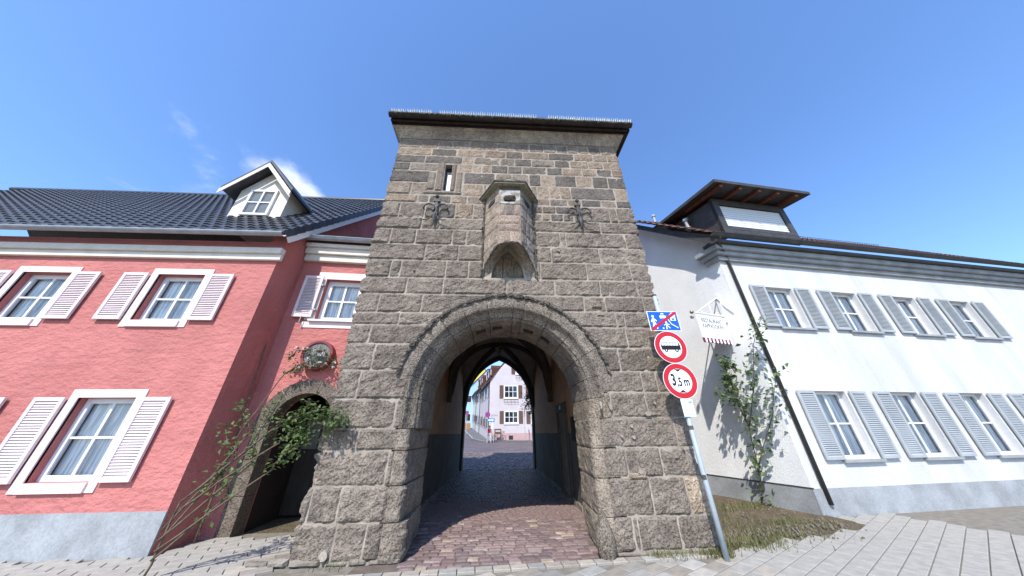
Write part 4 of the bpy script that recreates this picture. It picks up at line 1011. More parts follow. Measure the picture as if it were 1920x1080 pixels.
w = window(red, FW, wx0, wx1, wz0, wz1, depth=0.13, bars=(2, 2), fw_=0.12)
mb = MB(); mb.box(wx0 - .22, wx1 + .10, -0.018, 0.03, wz1, wz1 + .20, fr=FW); mb.box(wx0 - .22, wx0, -0.018, 0.03, wz0 - .002, wz1 - .002, fr=FW); mb.box(wx1, wx1 + .10, -0.018, 0.03, wz0 - .002, wz1 - .002, fr=FW)
mb.box(wx0 - .24, wx1 + .14, -0.018, 0.03, wz0 - .20, wz0 - .055, fr=FW); mb.obj('window_surround', M['pale_pink'], w)
bx('sill', M['white_trim'], w, wx0 - .10, wx1 + .06, -0.09, 0.128, wz0 - .05, wz0 - 0.003, fr=FW, bev=0.006)
sh = shutter(red, FW, lx(-4.985), lx(-4.545), 4.16, 5.30, 'shutter_p', y=-0.10)
mb = MB(); mb.box(lx(-4.55), lx(-4.49), -0.11, 0.0, 5.02, 5.06, fr=FW); mb.box(lx(-4.55), lx(-4.49), -0.11, 0, 4.34, 4.38, fr=FW); mb.tube([FW.p(lx(-4.75), -0.02, 4.02), FW.p(lx(-4.75), -0.12, 4.02), FW.p(lx(-4.74), -0.12, 4.17)], 0.012, n=5); mb.obj('hinge', M['zinc'], sh)
# cornice, gutter and shallow roof of the linking wing
for (z0, z1, y) in ((5.76, 5.95, -0.10), (5.952, 6.13, -0.17), (6.132, 6.24, -0.235)):
    bx('cornice_band', M['cream'], red, lx(-5.19), lx(-2.82), y, 0.0 if z0 < 5.9 else 0.01, z0, z1, fr=FW, bev=0.012)
gp = [(-0.33 + 0.085 * cos(a), 6.35 + 0.085 * sin(a)) for a in [pi + pi * k / 8 for k in range(9)]]
mb = MB(); mb.grid([[FW.p(lx(-5.30), y, z) for y, z in gp], [FW.p(lx(-2.83), y, z) for y, z in gp]]); mb.prism([(lx(-5.305), 6.27), (lx(-5.295), 6.27), (lx(-5.295), 6.355), (lx(-5.305), 6.355)], -0.41, -0.25, FW)
mb.tube([FW.p(lx(-5.30), -0.42, 6.352), FW.p(lx(-2.83), -0.42, 6.352)], 0.014, n=6)
for q in (-4.7, -4.1, -3.5): mb.tube([FW.p(lx(q), -0.42, 6.355)] + [FW.p(lx(q), y - 0.002, z - .004) for y, z in gp], 0.008, n=4)
mb.obj('gutter', M['zinc'], red)
mb = MB(); mb.add([FW.p(lx(-5.18), -0.33, 6.37), FW.p(lx(-2.83), -0.33, 6.37), FW.p(lx(-2.83), 4.6, 8.0), FW.p(lx(-5.18), 4.6, 8.0)], [(0, 1, 2, 3)]); mb.obj('wing_roof', M['tile_dark'], red, col=(1, 1, 1))
# main house: gable wall towards the tower, front wall, roof
GX = -5.20
def rz(y): return 6.12 + 1.143 * (y - 0.452)       # roof plane at the verge, top
yr, zr_ = 6.05, 6.12 + 1.143 * (6.05 - 0.452)
gpoly = [(0.57, -0.05), (0.57, rz(0.57) - 0.18), (yr, zr_ - 0.18), (2 * yr - 0.72, rz(0.72) - 0.18), (2 * yr - 0.72, -0.05)]
mb = MB(); mb.prism(gpoly, 0, -0.35, FR((GX, 0, 0), (0, 1, 0), (1, 0, 0))); mb.obj('gable_wall', M['rufus'], red)
FM = FR((0, 0.55, 0)); S0 = -0.30
mwx = [(-7.6, -6.6), (-10.4, -9.4), (-13.2, -12.2), (-16, -15)]
xs = sorted(set([-24.0, GX - 0.002] + [q for w_ in mwx for q in w_]))
def mfn(x, side):
    m = x + side * 1e-4
    for a, b in mwx:
        if a < m < b: return [(-0.05, 0.95), (2.25, 3.75), (4.85, 5.80)]
    return [(-0.05, 1.5), (1.5, 4.5), (4.5, 5.80)]
mb = MB(); wall_cols(mb, FM, xs, mfn, 0.4); mb.obj('front_wall', M['rufus'], red)
for a, b in mwx:
    for z0, z1 in ((0.95, 2.25), (3.75, 4.85)):
        w = window(red, FM, a, b, z0, z1, depth=0.13, fw_=0.09)
        mb = MB(); mb.box(a - .14, a, -0.02, 0.03, z0 - .14, z1 + .14, fr=FM); mb.box(b, b + .14, -0.02, 0.03, z0 - .14, z1 + .14, fr=FM); mb.box(a, b, -0.02, 0.03, z1, z1 + .14, fr=FM); mb.box(a, b, -0.05, 0.03, z0 - .14, z0 - .002, fr=FM); mb.obj('window_surround', M['pale_pink'], w)
        shutter(red, FM, a - .66, a - .15, z0, z1, 'shutter_p'); shutter(red, FM, b + .15, b + .66, z0, z1, 'shutter_p')
bx('plinth', M['plinth'], red, -24, GX + 0.02, -0.03, 0.0, -0.02, 0.55, fr=FM)
for (z0, z1, y) in ((5.25, 5.40, -0.08), (5.402, 5.55, -0.14)):
    bx('cornice_band', M['cream'], red, -24, GX + 0.10, y, 0.0, z0, z1, fr=FM, bev=0.012)
mb = MB(); gy = [(0.452 - 0.197 - 0.09 + 0.08 * cos(a) , 6.02 - 0.225 + 0.08 * sin(a)) for a in [pi + pi * k / 8 for k in range(9)]]
mb.grid([[(-24, y, z) for y, z in gy], [(-4.99, y, z) for y, z in gy]]); mb.obj('eave_gutter', M['zinc'], red)
# verge board + bargeboard soffit
ub = V((0, 0.658, 0.753)); nb_ = V((0, -0.753, 0.658))
mb = MB()
def rp(x, s, n): return V((x, 0.452, 6.12)) + V((x - x, 0, 0)) + ub * s + nb_ * n
SL = (yr - 0.452) / 0.658
for (x0, x1, n0, n1) in ((-5.06, -5.02, -0.26, -0.035),):
    mb.add([rp(x0, S0, n0), rp(x1, S0, n0), rp(x1, SL, n0), rp(x0, SL, n0), rp(x0, S0, n1), rp(x1, S0, n1), rp(x1, SL, n1), rp(x0, SL, n1)], [(0, 1, 2, 3), (7, 6, 5, 4), (0, 4, 5, 1), (1, 5, 6, 2), (2, 6, 7, 3), (3, 7, 4, 0)])
mb.obj('bargeboard', M['white_trim'], red)
mb = MB(); mb.add([rp(-24, S0, -0.04), rp(-5.03, S0, -0.04), rp(-5.03, SL, -0.04), rp(-24, SL, -0.04)], [(0, 1, 2, 3)])
mb.add([(-24, 2 * yr - 0.4, 6.0), (-5.03, 2 * yr - 0.4, 6.0), (-5.03, yr, zr_ - .04), (-24, yr, zr_ - .04)], [(0, 1, 2, 3)])
mb.obj('roof', M['tile_dark'], red, col=(1, 1, 1))
# pantiles one by one (shared meshes); rows up the slope
def tile_mesh(name, w, l, m, arch=0.035, verge=False):
    vs, fs = [], []; nx = 7
    for r_, (yy, lift) in enumerate(((0, 0.03), (0, 0.05), (l * 1.12, 0.012))):
        for j in range(nx):
            u = j / (nx - 1); zz = arch * sin(u * 2 * pi) * 0.6 + arch * 0.5 * (u > 0.9)
            vs.append((u * w * 1.04, yy, zz + lift - (0.03 if r_ == 0 else 0)))
    for r_ in range(2):
        for j in range(nx - 1): fs.append((r_ * nx + j, r_ * nx + j + 1, (r_ + 1) * nx + j + 1, (r_ + 1) * nx + j))
    if verge:
        o = len(vs); vs += [(w * 1.04, 0, -0.10), (w * 1.04, l * 1.1, -0.12), (w * 1.04, l * 1.1, 0.03), (w * 1.04, 0, 0.06)]; fs.append((o, o + 1, o + 2, o + 3))
        vs += [(w * 0.98, 0, -0.10), (w * 0.98, 0, 0.04)]; fs.append((o + 4, o, o + 3, o + 5))
    me = bpy.data.meshes.new(name); me.from_pydata(vs, [], fs); me.materials.append(M[m]); me.update(); return me
tl, tw = 0.335, 0.27
tm, tv = tile_mesh('roof_tile', tw, tl, 'tile_dark'), tile_mesh('roof_tile', tw, tl, 'tile_dark', verge=True)
def rotm(ex_, ey_): ez_ = ex_.cross(ey_); return Matrix((ex_, ey_, ez_)).transposed().to_euler()
eu = rotm(V((1, 0, 0)), ub); cnt = 0; far = MB()
nrow = int((SL - S0) / tl) + 1
order = [(c, r) for c in range(66) for r in range(nrow)]
for c, r in order:
    x = -5.02 - tw * (c + 1); p = rp(x, S0 + r * tl - 0.06, -0.01)
    if cnt < 300:
        o = bpy.data.objects.new('roof_tile', tv if c == 0 else tm); o.parent = red; o.location = p - BASE[red.name]; o.rotation_euler = eu
        t = rr.uniform(0.75, 1.3); o.color = (t, t, t, 1); link(o); cnt += 1
    else:
        far.add([p + V((v.co.x, 0, 0)) + ub * v.co.y + nb_ * v.co.z for v in tm.vertices], [tuple(q.vertices) for q in tm.polygons])
far.obj('roof_tiles_farther_left', M['tile_dark'], red, kind='stuff', col=(1, 1, 1))
mb = MB(); mb.tube([(-24, yr, zr_ + 0.0), (-5.0, yr, zr_ + 0.0)], 0.11, n=10); mb.obj('ridge', M['tile_dark'], red, col=(.9, .9, .9))
# dormer on the front slope
dq = rp(0, 2.2, 0); DX1 = -6.55; dw = 1.5; dzt = 9.4
dy0 = 0.452 + 0.658 * 1.6; dzb = 6.12 + 0.753 * 1.6
mb = MB(); mb.prism([(DX1 - dw, dzb - .2), (DX1, dzb - .2), (DX1, dzb + 1.1), (DX1 - dw / 2, dzb + 1.95), (DX1 - dw, dzb + 1.1)], dy0 + 0.02, dy0 + 3.0); dm = mb.obj('dormer', M['cream'], red)
for s, xe in ((1, DX1 + 0.28), (-1, DX1 - dw - 0.28)):
    xm = DX1 - dw / 2; zt, ze = dzb + 2.05, dzb + 0.86
    mb = MB(); mb.add([(xm, dy0 - 0.3, zt), (xe, dy0 - 0.3, ze), (xe, dy0 + 2.2, ze), (xm, dy0 + 2.2, zt), (xm, dy0 - 0.3, zt + .10), (xe, dy0 - 0.3, ze + .10), (xe, dy0 + 2.2, ze + .10), (xm, dy0 + 2.2, zt + .10)], [(0, 1, 2, 3), (7, 6, 5, 4), (0, 4, 5, 1), (1, 5, 6, 2), (2, 6, 7, 3)]); mb.obj('dormer_roof', M['tile_dark'], dm, col=(1, 1, 1))
    mb = MB(); mb.add([(xm, dy0 - 0.32, zt - .05), (xe, dy0 - 0.32, ze - .05), (xe, dy0 - 0.305, ze - .05), (xm, dy0 - 0.305, zt - .05), (xm, dy0 - 0.32, zt - .22), (xe, dy0 - 0.32, ze - .22), (xe, dy0 - 0.305, ze - .22), (xm, dy0 - 0.305, zt - .22)], [(0, 1, 2, 3), (7, 6, 5, 4), (0, 4, 5, 1), (3, 2, 6, 7), (1, 5, 6, 2)]); mb.obj('dormer_bargeboard', M['cream'], dm)
window(dm if False else red, FR((0, dy0, 0)), DX1 - dw + .35, DX1 - .35, dzb + .1, dzb + 1.1, depth=-0.05, fw_=0.07)

# barrel head on the wing wall
bc = FW.p(lx(-4.10), -0.02, 3.23)
FB = FR(bc, FW.x, FW.y)
br_ = thing('barrel_head', bc, 'old round barrel head with dark red hoop on the salmon wall above the arched doorway', 'barrel head')
mb = MB(); mb.disc(FB, 0, 0, 0.335, -0.16, 0.02, n=40, r_in=0.275); mb.obj('hoop', M['barrel_red'], br_, bev=0.01)
for k in range(5):
    x0, x1 = -0.275 + 0.11 * k, -0.275 + 0.11 * (k + 1) - 0.004
    ps = [(x, sqrt(max(0.0004, 0.276 ** 2 - x * x))) for x in (x0, (x0 * 2 + x1) / 3, (x0 + 2 * x1) / 3, x1)]
    mb = MB(); mb.prism(ps + [(x, -z) for x, z in reversed(ps)], -0.13 - 0.002 * (k % 2), -0.10, FB); mb.obj('board', M['barrel_grey'], br_)

# ================================================================== PLANTS
def leaf(mb, p, d, up, l, w):
    d = d.normalized(); s = d.cross(up)
    if s.length < 1e-3: s = d.cross(V((1, 0, 0)))
    s.normalize(); n = s.cross(d)
    a = p; b = p + d * l * 0.45 + s * w / 2 + n * l * 0.10; c = p + d * l - n * l * 0.12; e = p + d * l * 0.45 - s * w / 2 + n * l * 0.10; m_ = p + d * l * 0.5
    mb.add([a, b, c, e, m_], [(0, 1, 4), (1, 2, 4), (2, 3, 4), (3, 0, 4)])
def shrub(name, base, label, cat, stems, lsize, per, seed, m='leaf', spread=0.10, group=None, flowers=0, mb_r=(0.014, 0.004)):
    rg = random.Random(seed); t = thing(name, base, label, cat, group)
    st, lf, fl = MB(), MB(), MB()
    for pts, dens in stems:
        pts = [V(p) for p in pts]; fine = []
        for i in range(len(pts) - 1):
            for k in range(5): fine.append(pts[i].lerp(pts[i + 1], k / 5) + V((rg.gauss(0, 1), rg.gauss(0, 1), rg.gauss(0, 1))) * 0.008)
        fine.append(pts[-1]); n = len(fine)
        st.tube(fine, [mb_r[0] + (mb_r[1] - mb_r[0]) * i / (n - 1) for i in range(n)], n=5)
        for i, p in enumerate(fine):
            u = i / n
            if u < dens[0]: continue
            for _ in range(int(per * dens[1])):
                q = p + V((rg.gauss(0, spread), rg.gauss(0, spread * .7), rg.gauss(0, spread)))
                d = V((rg.gauss(0, 1), rg.gauss(-.4, 1), rg.gauss(-.1, .7)))
                l = lsize * rg.uniform(.6, 1.25); leaf(lf, q, d, V((rg.gauss(0, .4), rg.gauss(-.3, .4), 1)), l, l * rg.uniform(.5, .72))
                if rg.random() < .25: st.tube([p, q], [0.004, 0.002], n=3, cap=False)
            if flowers and rg.random() < flowers and u > 0.3:
                q = p + V((rg.gauss(0, spread * .6), -abs(rg.gauss(.02, .03)), rg.gauss(0, spread * .6)))
                for _ in range(5): leaf(fl, q, V((rg.gauss(0, 1), rg.gauss(-.5, .6), rg.gauss(0, 1))), V((0, -1, .3)), 0.045, 0.035)
    st.obj('stem', M['bark'], t, smooth=True)
    lf.obj('foliage', M[m], t, kind='stuff')
    if fl.v: fl.obj('blossom', M['blossom'], t, kind='stuff')
    return t
def onW(px, py, off): return onP(px, py, FW.o - FW.y * off, FW.y)
shrub('climbing_plant', onW(515, 900, 0.15) * 1, 'thin leafy climber with pale blossoms trailing across the round barrel head', 'climbing plant',
      [([(-5.0, 1.05, 0), (-5.02, 1.1, 1.6), onW(535, 700, .22), onW(575, 678, .24), onW(605, 663, .27), onW(634, 682, .24)], (0.45, 1.0)),
       ([onW(535, 700, .22), onW(560, 690, .22), onW(590, 684, .24), onW(628, 686, .22)], (0.0, 1.0)),
       ([onW(540, 675, .22), onW(556, 657, .22), onW(585, 655, .26), onW(612, 664, .26)], (0.0, .9)),
       ([(-5.02, 1.1, 1.6), onW(500, 640, .2), onW(470, 600, .2), onW(440, 560, .2)], (0.4, 1.1))], 0.062, 9, 4, spread=0.052, flowers=0.55, mb_r=(0.016, 0.004))
def F(px, py, Y=-0.22): return onY(px, py, Y)
shrub('leafy_shrub', (-4.35, -0.35, 0), 'bushy green shrub reaching its branches in front of the dark arched doorway', 'shrub',
      [([(-4.35, -.35, 0), (-4.3, -.33, .8), F(500, 815), F(545, 785), F(580, 772), F(610, 768), F(634, 778), F(645, 790)], (0.3, 1.5)),
       ([(-4.3, -.33, .8), F(530, 790), F(565, 782), F(600, 785), F(625, 793)], (0.25, 1.5)),
       ([(-4.3, -.33, .7), F(520, 830), F(560, 805), F(578, 818), F(574, 830)], (0.25, 1.5)),
       ([F(565, 782), F(572, 765), F(581, 752)], (0.3, .7)), ([F(590, 785), F(612, 800), F(628, 806)], (0.2, .9)), ([F(560, 790), F(566, 812), F(560, 835)], (0.1, 1.2)),
       ([(-4.35, -.35, .5), F(470, 810), F(450, 760)], (0.2, 1.6)), ([(-4.35, -.35, .4), F(470, 870), F(490, 800), F(520, 750)], (0.2, 1.6)),
       ([(-4.35, -.35, .4), F(440, 860), F(420, 800)], (0.2, 1.6)), ([(-4.35, -.35, .3), F(510, 880), F(540, 840), F(556, 850)], (0.3, 1.4)), ([(-4.35, -.35, .2), F(430, 930), F(415, 880)], (0.2, 1.5))], 0.078, 6, 9, spread=0.062)

# ================================================================== WHITE HOUSE (right)
b15 = radians(15)
Q0 = V((6.22, 4.1, 0)); WX = V((sin(b15), -cos(b15), 0)); WI = V((cos(b15), sin(b15), 0))
FG = FR(Q0, WX, WI)
wh = thing('white_house', Q0 + WX * 2.0, 'white roughcast house with grey plinth and dark roof right of the tower', 'house')
XCN = 2.47
VB0, VB1 = 9.19 + 0.22, 9.19 + 0.22      # verge board bottom: z = 9.41 - x  at offset .42
def vz(x): return 9.41 - 0.995 * x
mb = MB(); mb.prism([(-7.5, -0.05), (XCN, -0.05), (XCN, vz(XCN) + 0.02), (-1.6, vz(-1.6) + .02), (-7.5, vz(-1.6) - 5.5)], 0, 0.4, FG); mb.obj('gable_wall', M['white_wall'], wh)
mb = MB(); mb.box(-7.5, XCN + .03, -0.03, 0.0, -0.05, 0.48, fr=FG); mb.obj('plinth', M['plinth'], wh)
bx('plinth_cap', M['dark_metal'], wh, -7.5, XCN + .04, -0.04, 0.0, 0.482, 0.50, fr=FG)
UW = (WX * 1.0 - V((0, 0, 0.995))).normalized()
def vp(x, off, dz): return FG.p(x, -off, vz(x) + dz)
mb = MB()
mb.add([vp(-1.6, .42, 0), vp(2.75, .42, 0), vp(2.75, .45, 0), vp(-1.6, .45, 0), vp(-1.6, .42, .27), vp(2.95, .42, .22), vp(2.95, .45, .22), vp(-1.6, .45, .27)], [(0, 1, 2, 3), (7, 6, 5, 4), (3, 2, 6, 7), (1, 5, 6, 2), (0, 4, 5, 1), (0, 3, 7, 4)])
mb.obj('verge_board', M['dark_metal'], wh)
mb = MB(); mb.add([vp(-1.6, -.05, .03), vp(2.75, -.05, .03), vp(2.75, .42, .03), vp(-1.6, .42, .03)], [(0, 1, 2, 3)]); mb.obj('verge_soffit', M['white_wall'], wh)
# front wall beyond the corner
FC = FR(FG.p(XCN, 0, 0), (0.9945, 0.105, 0), (-0.105, 0.9945, 0))
fwx = [(1.2, 2.2), (3.6, 4.6), (6.0, 7.0), (8.4, 9.4)]
xs = sorted(set([0.0, 16.0] + [q for w_ in fwx for q in w_]))
def ffn(x, side):
    m = x + side * 1e-4
    for a, b in fwx:
        if a < m < b: return [(-0.05, 1.0), (2.5, 4.2), (5.5, 6.95)]
    return [(-0.05, 1.7), (1.7, 4.8), (4.8, 6.95)]
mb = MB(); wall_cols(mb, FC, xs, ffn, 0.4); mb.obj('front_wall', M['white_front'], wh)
for a, b in fwx:
    for z0, z1 in ((1.0, 2.5), (4.2, 5.5)):
        w = window(wh, FC, a, b, z0, z1, depth=0.14)
        bx('sill', M['plinth'], w, a - .08, b + .08, -0.08, 0.138, z0 - .06, z0 - .002, fr=FC)
        shutter(wh, FC, a - .56, a - .04, z0, z1, 'grey_shutter'); shutter(wh, FC, b + .04, b + .56, z0, z1, 'grey_shutter')
bx('plinth', M['plinth'], wh, -0.03, 16, -0.03, 0.0, -0.05, 0.48, fr=FC)
for k, (z0, z1, d) in enumerate(((6.30, 6.44, .10), (6.442, 6.58, .20), (6.582, 6.74, .30))):
    mb = MB(); mb.box(-0.02 - d * .0, 16, -d, 0.0, z0, z1, fr=FC); mb.box(XCN - 0.50 + .1 * (2 - k) * .6, XCN + d * 0.9, -d, 0.0, z0 + .003, z1 - .003, fr=FG)
    mb.obj('cornice_moulding', M['plinth'], wh, bev=0.02)
bx('eave_box', M['dark_metal'], wh, -0.35, 16, -0.42, 0.05, 6.742, 6.82, fr=FC)
gp = [(-0.50 + 0.08 * cos(a), 6.95 + 0.085 * sin(a)) for a in [pi + pi * k / 8 for k in range(9)]]
mb = MB(); mb.grid([[FC.p(-0.45, y, z) for y, z in gp], [FC.p(16, y, z) for y, z in gp]]); mb.add([FC.p(-0.45, y, z) for y, z in gp], [tuple(range(9))]); mb.tube([FC.p(-.45, -.59, 6.955), FC.p(16, -.59, 6.955)], .014, n=6); mb.obj('eave_gutter', M['dark_metal'], wh)
mb = MB(); mb.tube([FC.p(-.2, -.5, 6.9), FC.p(-.12, -.3, 6.72), FC.p(0.25, -.06, 6.4), FC.p(0.25, -.06, 0.2)], 0.045, n=8); mb.obj('downpipe', M['dark_metal'], wh, smooth=True)
# roof plane of the front slope
def wr(x, s, n=0.0): return FC.p(x, -0.45 + s * 0.709, 6.99 + s * 0.705) + (FC.z * 0.709 - FC.y * 0.705) * n
mb = MB(); mb.add([wr(-.44, 0), wr(16, 0), wr(16, 5.6), wr(-.5 - 0.9, 5.6)], [(0, 1, 2, 3)]); mb.obj('roof', M['tile_brown'], wh, col=(.8, .8, .8))
tw2, tl2 = 0.24, 0.32
tmb = tile_mesh('roof_tile', tw2, tl2, 'tile_brown')
eu = rotm(FC.x, (FC.y * 0.709 + FC.z * 0.705).normalized()); far = MB()
for c in range(64):
    for r in range(17):
        sh_ = -0.9 * r / 17
        p = wr(-.46 + sh_ + tw2 * c, r * tl2 - .04, 0.0)
        if c < 17:
            o = bpy.data.objects.new('roof_tile', tmb); o.parent = wh; o.location = p - BASE[wh.name]; o.rotation_euler = eu; t = rr.uniform(.6, 1.2); o.color = (t, t * rr.uniform(.9, 1), t * rr.uniform(.85, 1), 1); link(o)
        else:
            far.add([p + FC.x * v.co.x + (FC.y * 0.709 + FC.z * 0.705) * v.co.y + (FC.z * 0.709 - FC.y * 0.705) * v.co.z for v in tmb.vertices], [tuple(q.vertices) for q in tmb.polygons])
far.obj('roof_tiles_farther_right', M['tile_brown'], wh, kind='stuff', col=(.8, .75, .72))
mb = MB()
for k in range(60):
    q = wr(0.75 + k * .1, 0.35, 0.04); mb.tube([q, q + FC.z * .20], 0.006, n=4, cap=False)
mb.tube([wr(.75, .35, .04) + FC.z * .20, wr(6.7, .35, .04) + FC.z * .20], .007, n=4); mb.tube([wr(.75, .35, .04) + FC.z * .06, wr(6.7, .35, .04) + FC.z * .06], .007, n=4)
mb.obj('snow_guard', M['dark_metal'], wh)
for px, py in ((1229, 418), (1291, 429)):
    p = onP(px, py, wr(0, 0), (FC.z * 0.709 - FC.y * 0.705)); h = 0.36 if px > 1250 else 0.40
    mb = MB(); mb.tube([p - V((0, 0, .1)), p + V((0, 0, h))], 0.06, n=10); mb.tube([p + V((0, 0, h)), p + V((0, 0, h + .10))], 0.095, n=12); mb.tube([p, p + V((0, 0, .07))], [.12, .07], n=10); mb.obj('vent_pipe', M['sign_back'], wh, smooth=False)
# dormer with roller shutter
D0, D1 = 0.62, 3.6; dyf = -0.05; dzt = 9.0
FD = FR(FC.p(0, dyf, 0), FC.x, FC.y)
mb = MB(); mb.prism([(dyf, 7.3), (dyf, dzt - .12), (dyf + 2.2, dzt + .3), (dyf + 2.2, 9.4)], D0, D0 + 0.08, FR(FC.o, FC.y, FC.x)); dmr = mb.obj('dormer', M['dark_metal'], wh)
mb = MB(); mb.prism([(dyf, 7.3), (dyf, dzt - .12), (dyf + 2.2, dzt + .3), (dyf + 2.2, 9.4)], D1 - .08, D1, FR(FC.o, FC.y, FC.x)); mb.obj('dormer_cheek', M['dark_metal'], dmr)
mb = MB(); mb.box(D0, D0 + .22, -.03, .1, 7.3, dzt - .05, fr=FD); mb.box(D1 - .22, D1, -.03, .1, 7.3, dzt - .05, fr=FD); mb.box(D0 + .22, D1 - .22, -.03, .1, 7.3, 7.75, fr=FD); mb.box(D0 + .22, D1 - .22, -.03, .1, dzt - .3, dzt - .05, fr=FD); mb.obj('dormer_front', M['dark_metal'], dmr)
mb = MB()
for k in range(20): mb.box(D0 + .222, D1 - .222, .03 - .008 * (k % 2), .06, 7.755 + k * .046, 7.755 + k * .046 + .04, fr=FD)
mb.obj('roller_shutter', M['blind'], dmr)
do = 0.42
mb = MB(); PZ = [(-0.75, dzt - .02), (3.1, dzt + .62)]
mb.add([FC.p(x, y, z + dz) for dz in (0, .12) for (x, y, z) in ((D0 - do, PZ[0][0], PZ[0][1]), (D1 + do, PZ[0][0], PZ[0][1]), (D1 + do, PZ[1][0], PZ[1][1]), (D0 - do, PZ[1][0], PZ[1][1]))], [(3, 2, 1, 0), (4, 5, 6, 7), (0, 1, 5, 4), (1, 2, 6, 5), (2, 3, 7, 6), (3, 0, 4, 7)])
mb.obj('dormer_roof', M['dark_metal'], dmr)
for k in range(5):
    x = D0 - .2 + k * .75; mb = MB(); mb.add([FC.p(xx, y, z) for xx in (x, x + .1) for (y, z) in ((-0.68, dzt - .13), (0.9, dzt + .13), (0.9, dzt + .245), (-0.68, dzt - .015))], [(0, 1, 2, 3), (7, 6, 5, 4), (0, 4, 5, 1), (1, 5, 6, 2), (2, 6, 7, 3), (3, 7, 4, 0)]); mb.obj('rafter', M['redwood'], dmr)

# earth bed and weeds at the tower's right flank
P = []
for i in range(21):
    u = i / 20; x0 = 3.32 + 3.75 * u; ya = 0.06 + (x0 - 3.35) * 0.26; yb = min(4.8, 4.3 - (x0 - 6.22) / 0.268) if x0 > 6.1 else 4.8; yb = max(yb, ya + .01); row = []
    for j in range(25):
        v = j / 24; y = ya + (yb - ya) * v; row.append((x0, y, -0.012 + (0.03 + 0.045 * noise.fractal(V((x0 * 2.2, y * 2.2, 2)), 1, 2, 3)) * min(1, v * 4)))
    P.append(row)
mb = MB(); mb.grid(P)
bed = mb.obj('planting_bed', M['earth'], kind='structure')
def grass(name, spots, seed, hmin=.04, hmax=.13, m='grass'):
    rg = random.Random(seed); mb = MB()
    for (x, y, r, n) in spots:
        for _ in range(n):
            q = V((x + rg.gauss(0, r), y + rg.gauss(0, r * .45), 0.0)); h = rg.uniform(hmin, hmax); d = V((rg.gauss(0, 1), rg.gauss(0, 1), 0)).normalized() * h * rg.uniform(.2, .9); s = V((-d.y, d.x, 0)).normalized() * .006
            mb.add([q - s, q + s, q + d * .5 + V((0, 0, h * .7)) + s * .6, q + d * .5 + V((0, 0, h * .7)) - s * .6, q + d + V((0, 0, h))], [(0, 1, 2, 3), (3, 2, 4)])
    o = mb.obj(name, M[m], kind='stuff'); props(o, 'dry tufts of grass and weeds at the foot of the tower wall', kind='stuff'); return o
grass('grass', [(2.55, -.13, .14, 90), (2.35, -.12, .06, 30), (2.95, -.10, .12, 30), (3.18, -.12, .10, 130), (3.32, -.22, .06, 90), (3.4, .1, .12, 160), (3.7, .5, .3, 200), (4.4, 1.4, .5, 300), (5.2, 2.4, .5, 300), (4.0, .2, .3, 300), (4.8, .6, .4, 300), (5.8, 1.2, .4, 300), (5.9, 2.6, .4, 260), (-2.2, -.1, .2, 30)], 5)
rg = random.Random(8); mb = MB()
for _ in range(420):
    x = rg.uniform(3.35, 6.6); y = rg.uniform(.07 + (x - 3.35) * .26, .5 + (x - 3.35) * .3) if rg.random() < .6 else rg.uniform(.3, 3.5)
    if x > 6.0 and y > 3: continue
    r = rg.uniform(.008, .03); mb.sphere((x, y, .015 + r * .3), r, 5, 3)
pb_ = mb.obj('gravel', M['pebble'], kind='stuff'); props(pb_, 'scattered pale pebbles on the brown earth beside the tower', kind='stuff')

# ================================================================== SIGN POST
sp_ = thing('sign_post', (3.215, -0.33, 0), 'galvanised pole at the tower corner with blue, bus and height limit signs', 'road sign')
mb = MB(); mb.tube([(3.225, -0.33, -0.02), (3.215, -0.33, 1.0), (3.185, -0.33, 4.06)], 0.0375, n=14); mb.obj('pole', M['galv'], sp_, smooth=True)
mb = MB(); mb.tube([(3.185, -.33, 4.055), (3.185, -.33, 4.085)], .041, n=14); mb.obj('cap', M['dark_metal'], sp_)
for z in (1.66, 0.98):
    mb = MB(); mb.tube([(3.208, -.33, z - .03), (3.208, -.33, z + .03)], .0405, n=14); mb.obj('clamp_band', M['hood'], sp_)
def FS(cx, cz): return FR((cx, -0.385, cz), (1, 0, 0), (0, 1, 0))
def plate_layers(*ls): pass
# end-of-living-street sign
f = FS(3.205, 3.502); hw, hh = .30, .20
p_ = bx('traffic_sign', M['white_enamel'], sp_, -hw, hw, -0.002, 0.006, -hh, hh, fr=f, label='blue sign with walkers, car and house struck through in red', bev=0.001)
bx('sign_face', M['blue_sign'], p_, -hw + .012, hw - .012, -0.0035, -0.0021, -hh + .012, hh - .012, fr=f)
def uv(u, v): return ((u - .5) * .6, (v - .5) * .4)
mb = MB(); ya, yb = -0.0055, -0.0036
def pol(pts): mb.prism([uv(*p) for p in pts], ya, yb, f)
def dsk(u, v, r): x, z = uv(u, v); mb.disc(f, x, z, r, ya, yb, n=16)
dsk(.165, .735, .024); pol([(.13, .66), (.20, .66), (.205, .42), (.125, .42)]); pol([(.13, .42), (.175, .42), (.135, .10), (.085, .10)]); pol([(.16, .42), (.205, .42), (.265, .22), (.255, .10), (.215, .10), (.22, .22)])
pol([(.135, .65), (.155, .62), (.095, .43), (.07, .46)]); pol([(.195, .65), (.195, .58), (.255, .47), (.275, .50)])
mb.obj('walker_symbol', M['white_enamel'], p_, kind='stuff'); mb = MB()
pol([(.40, .64), (.60, .64), (.61, .76), (.56, .78), (.54, .90), (.46, .90), (.44, .78), (.39, .76)]); dsk(.42, .645, .014); dsk(.58, .645, .014)
mb.obj('car_symbol', M['white_enamel'], p_, kind='stuff'); mb = MB()
pol([(.70, .78), (.82, .95), (.94, .78)]); pol([(.73, .77), (.91, .77), (.91, .52), (.73, .52)])
mb.obj('house_symbol', M['white_enamel'], p_, kind='stuff'); mb = MB()
pol([(.635, .60), (.66, .60), (.74, .36), (.93, .17), (.915, .14), (.72, .33)])
mb.obj('road_line', M['white_enamel'], p_); mb = MB()
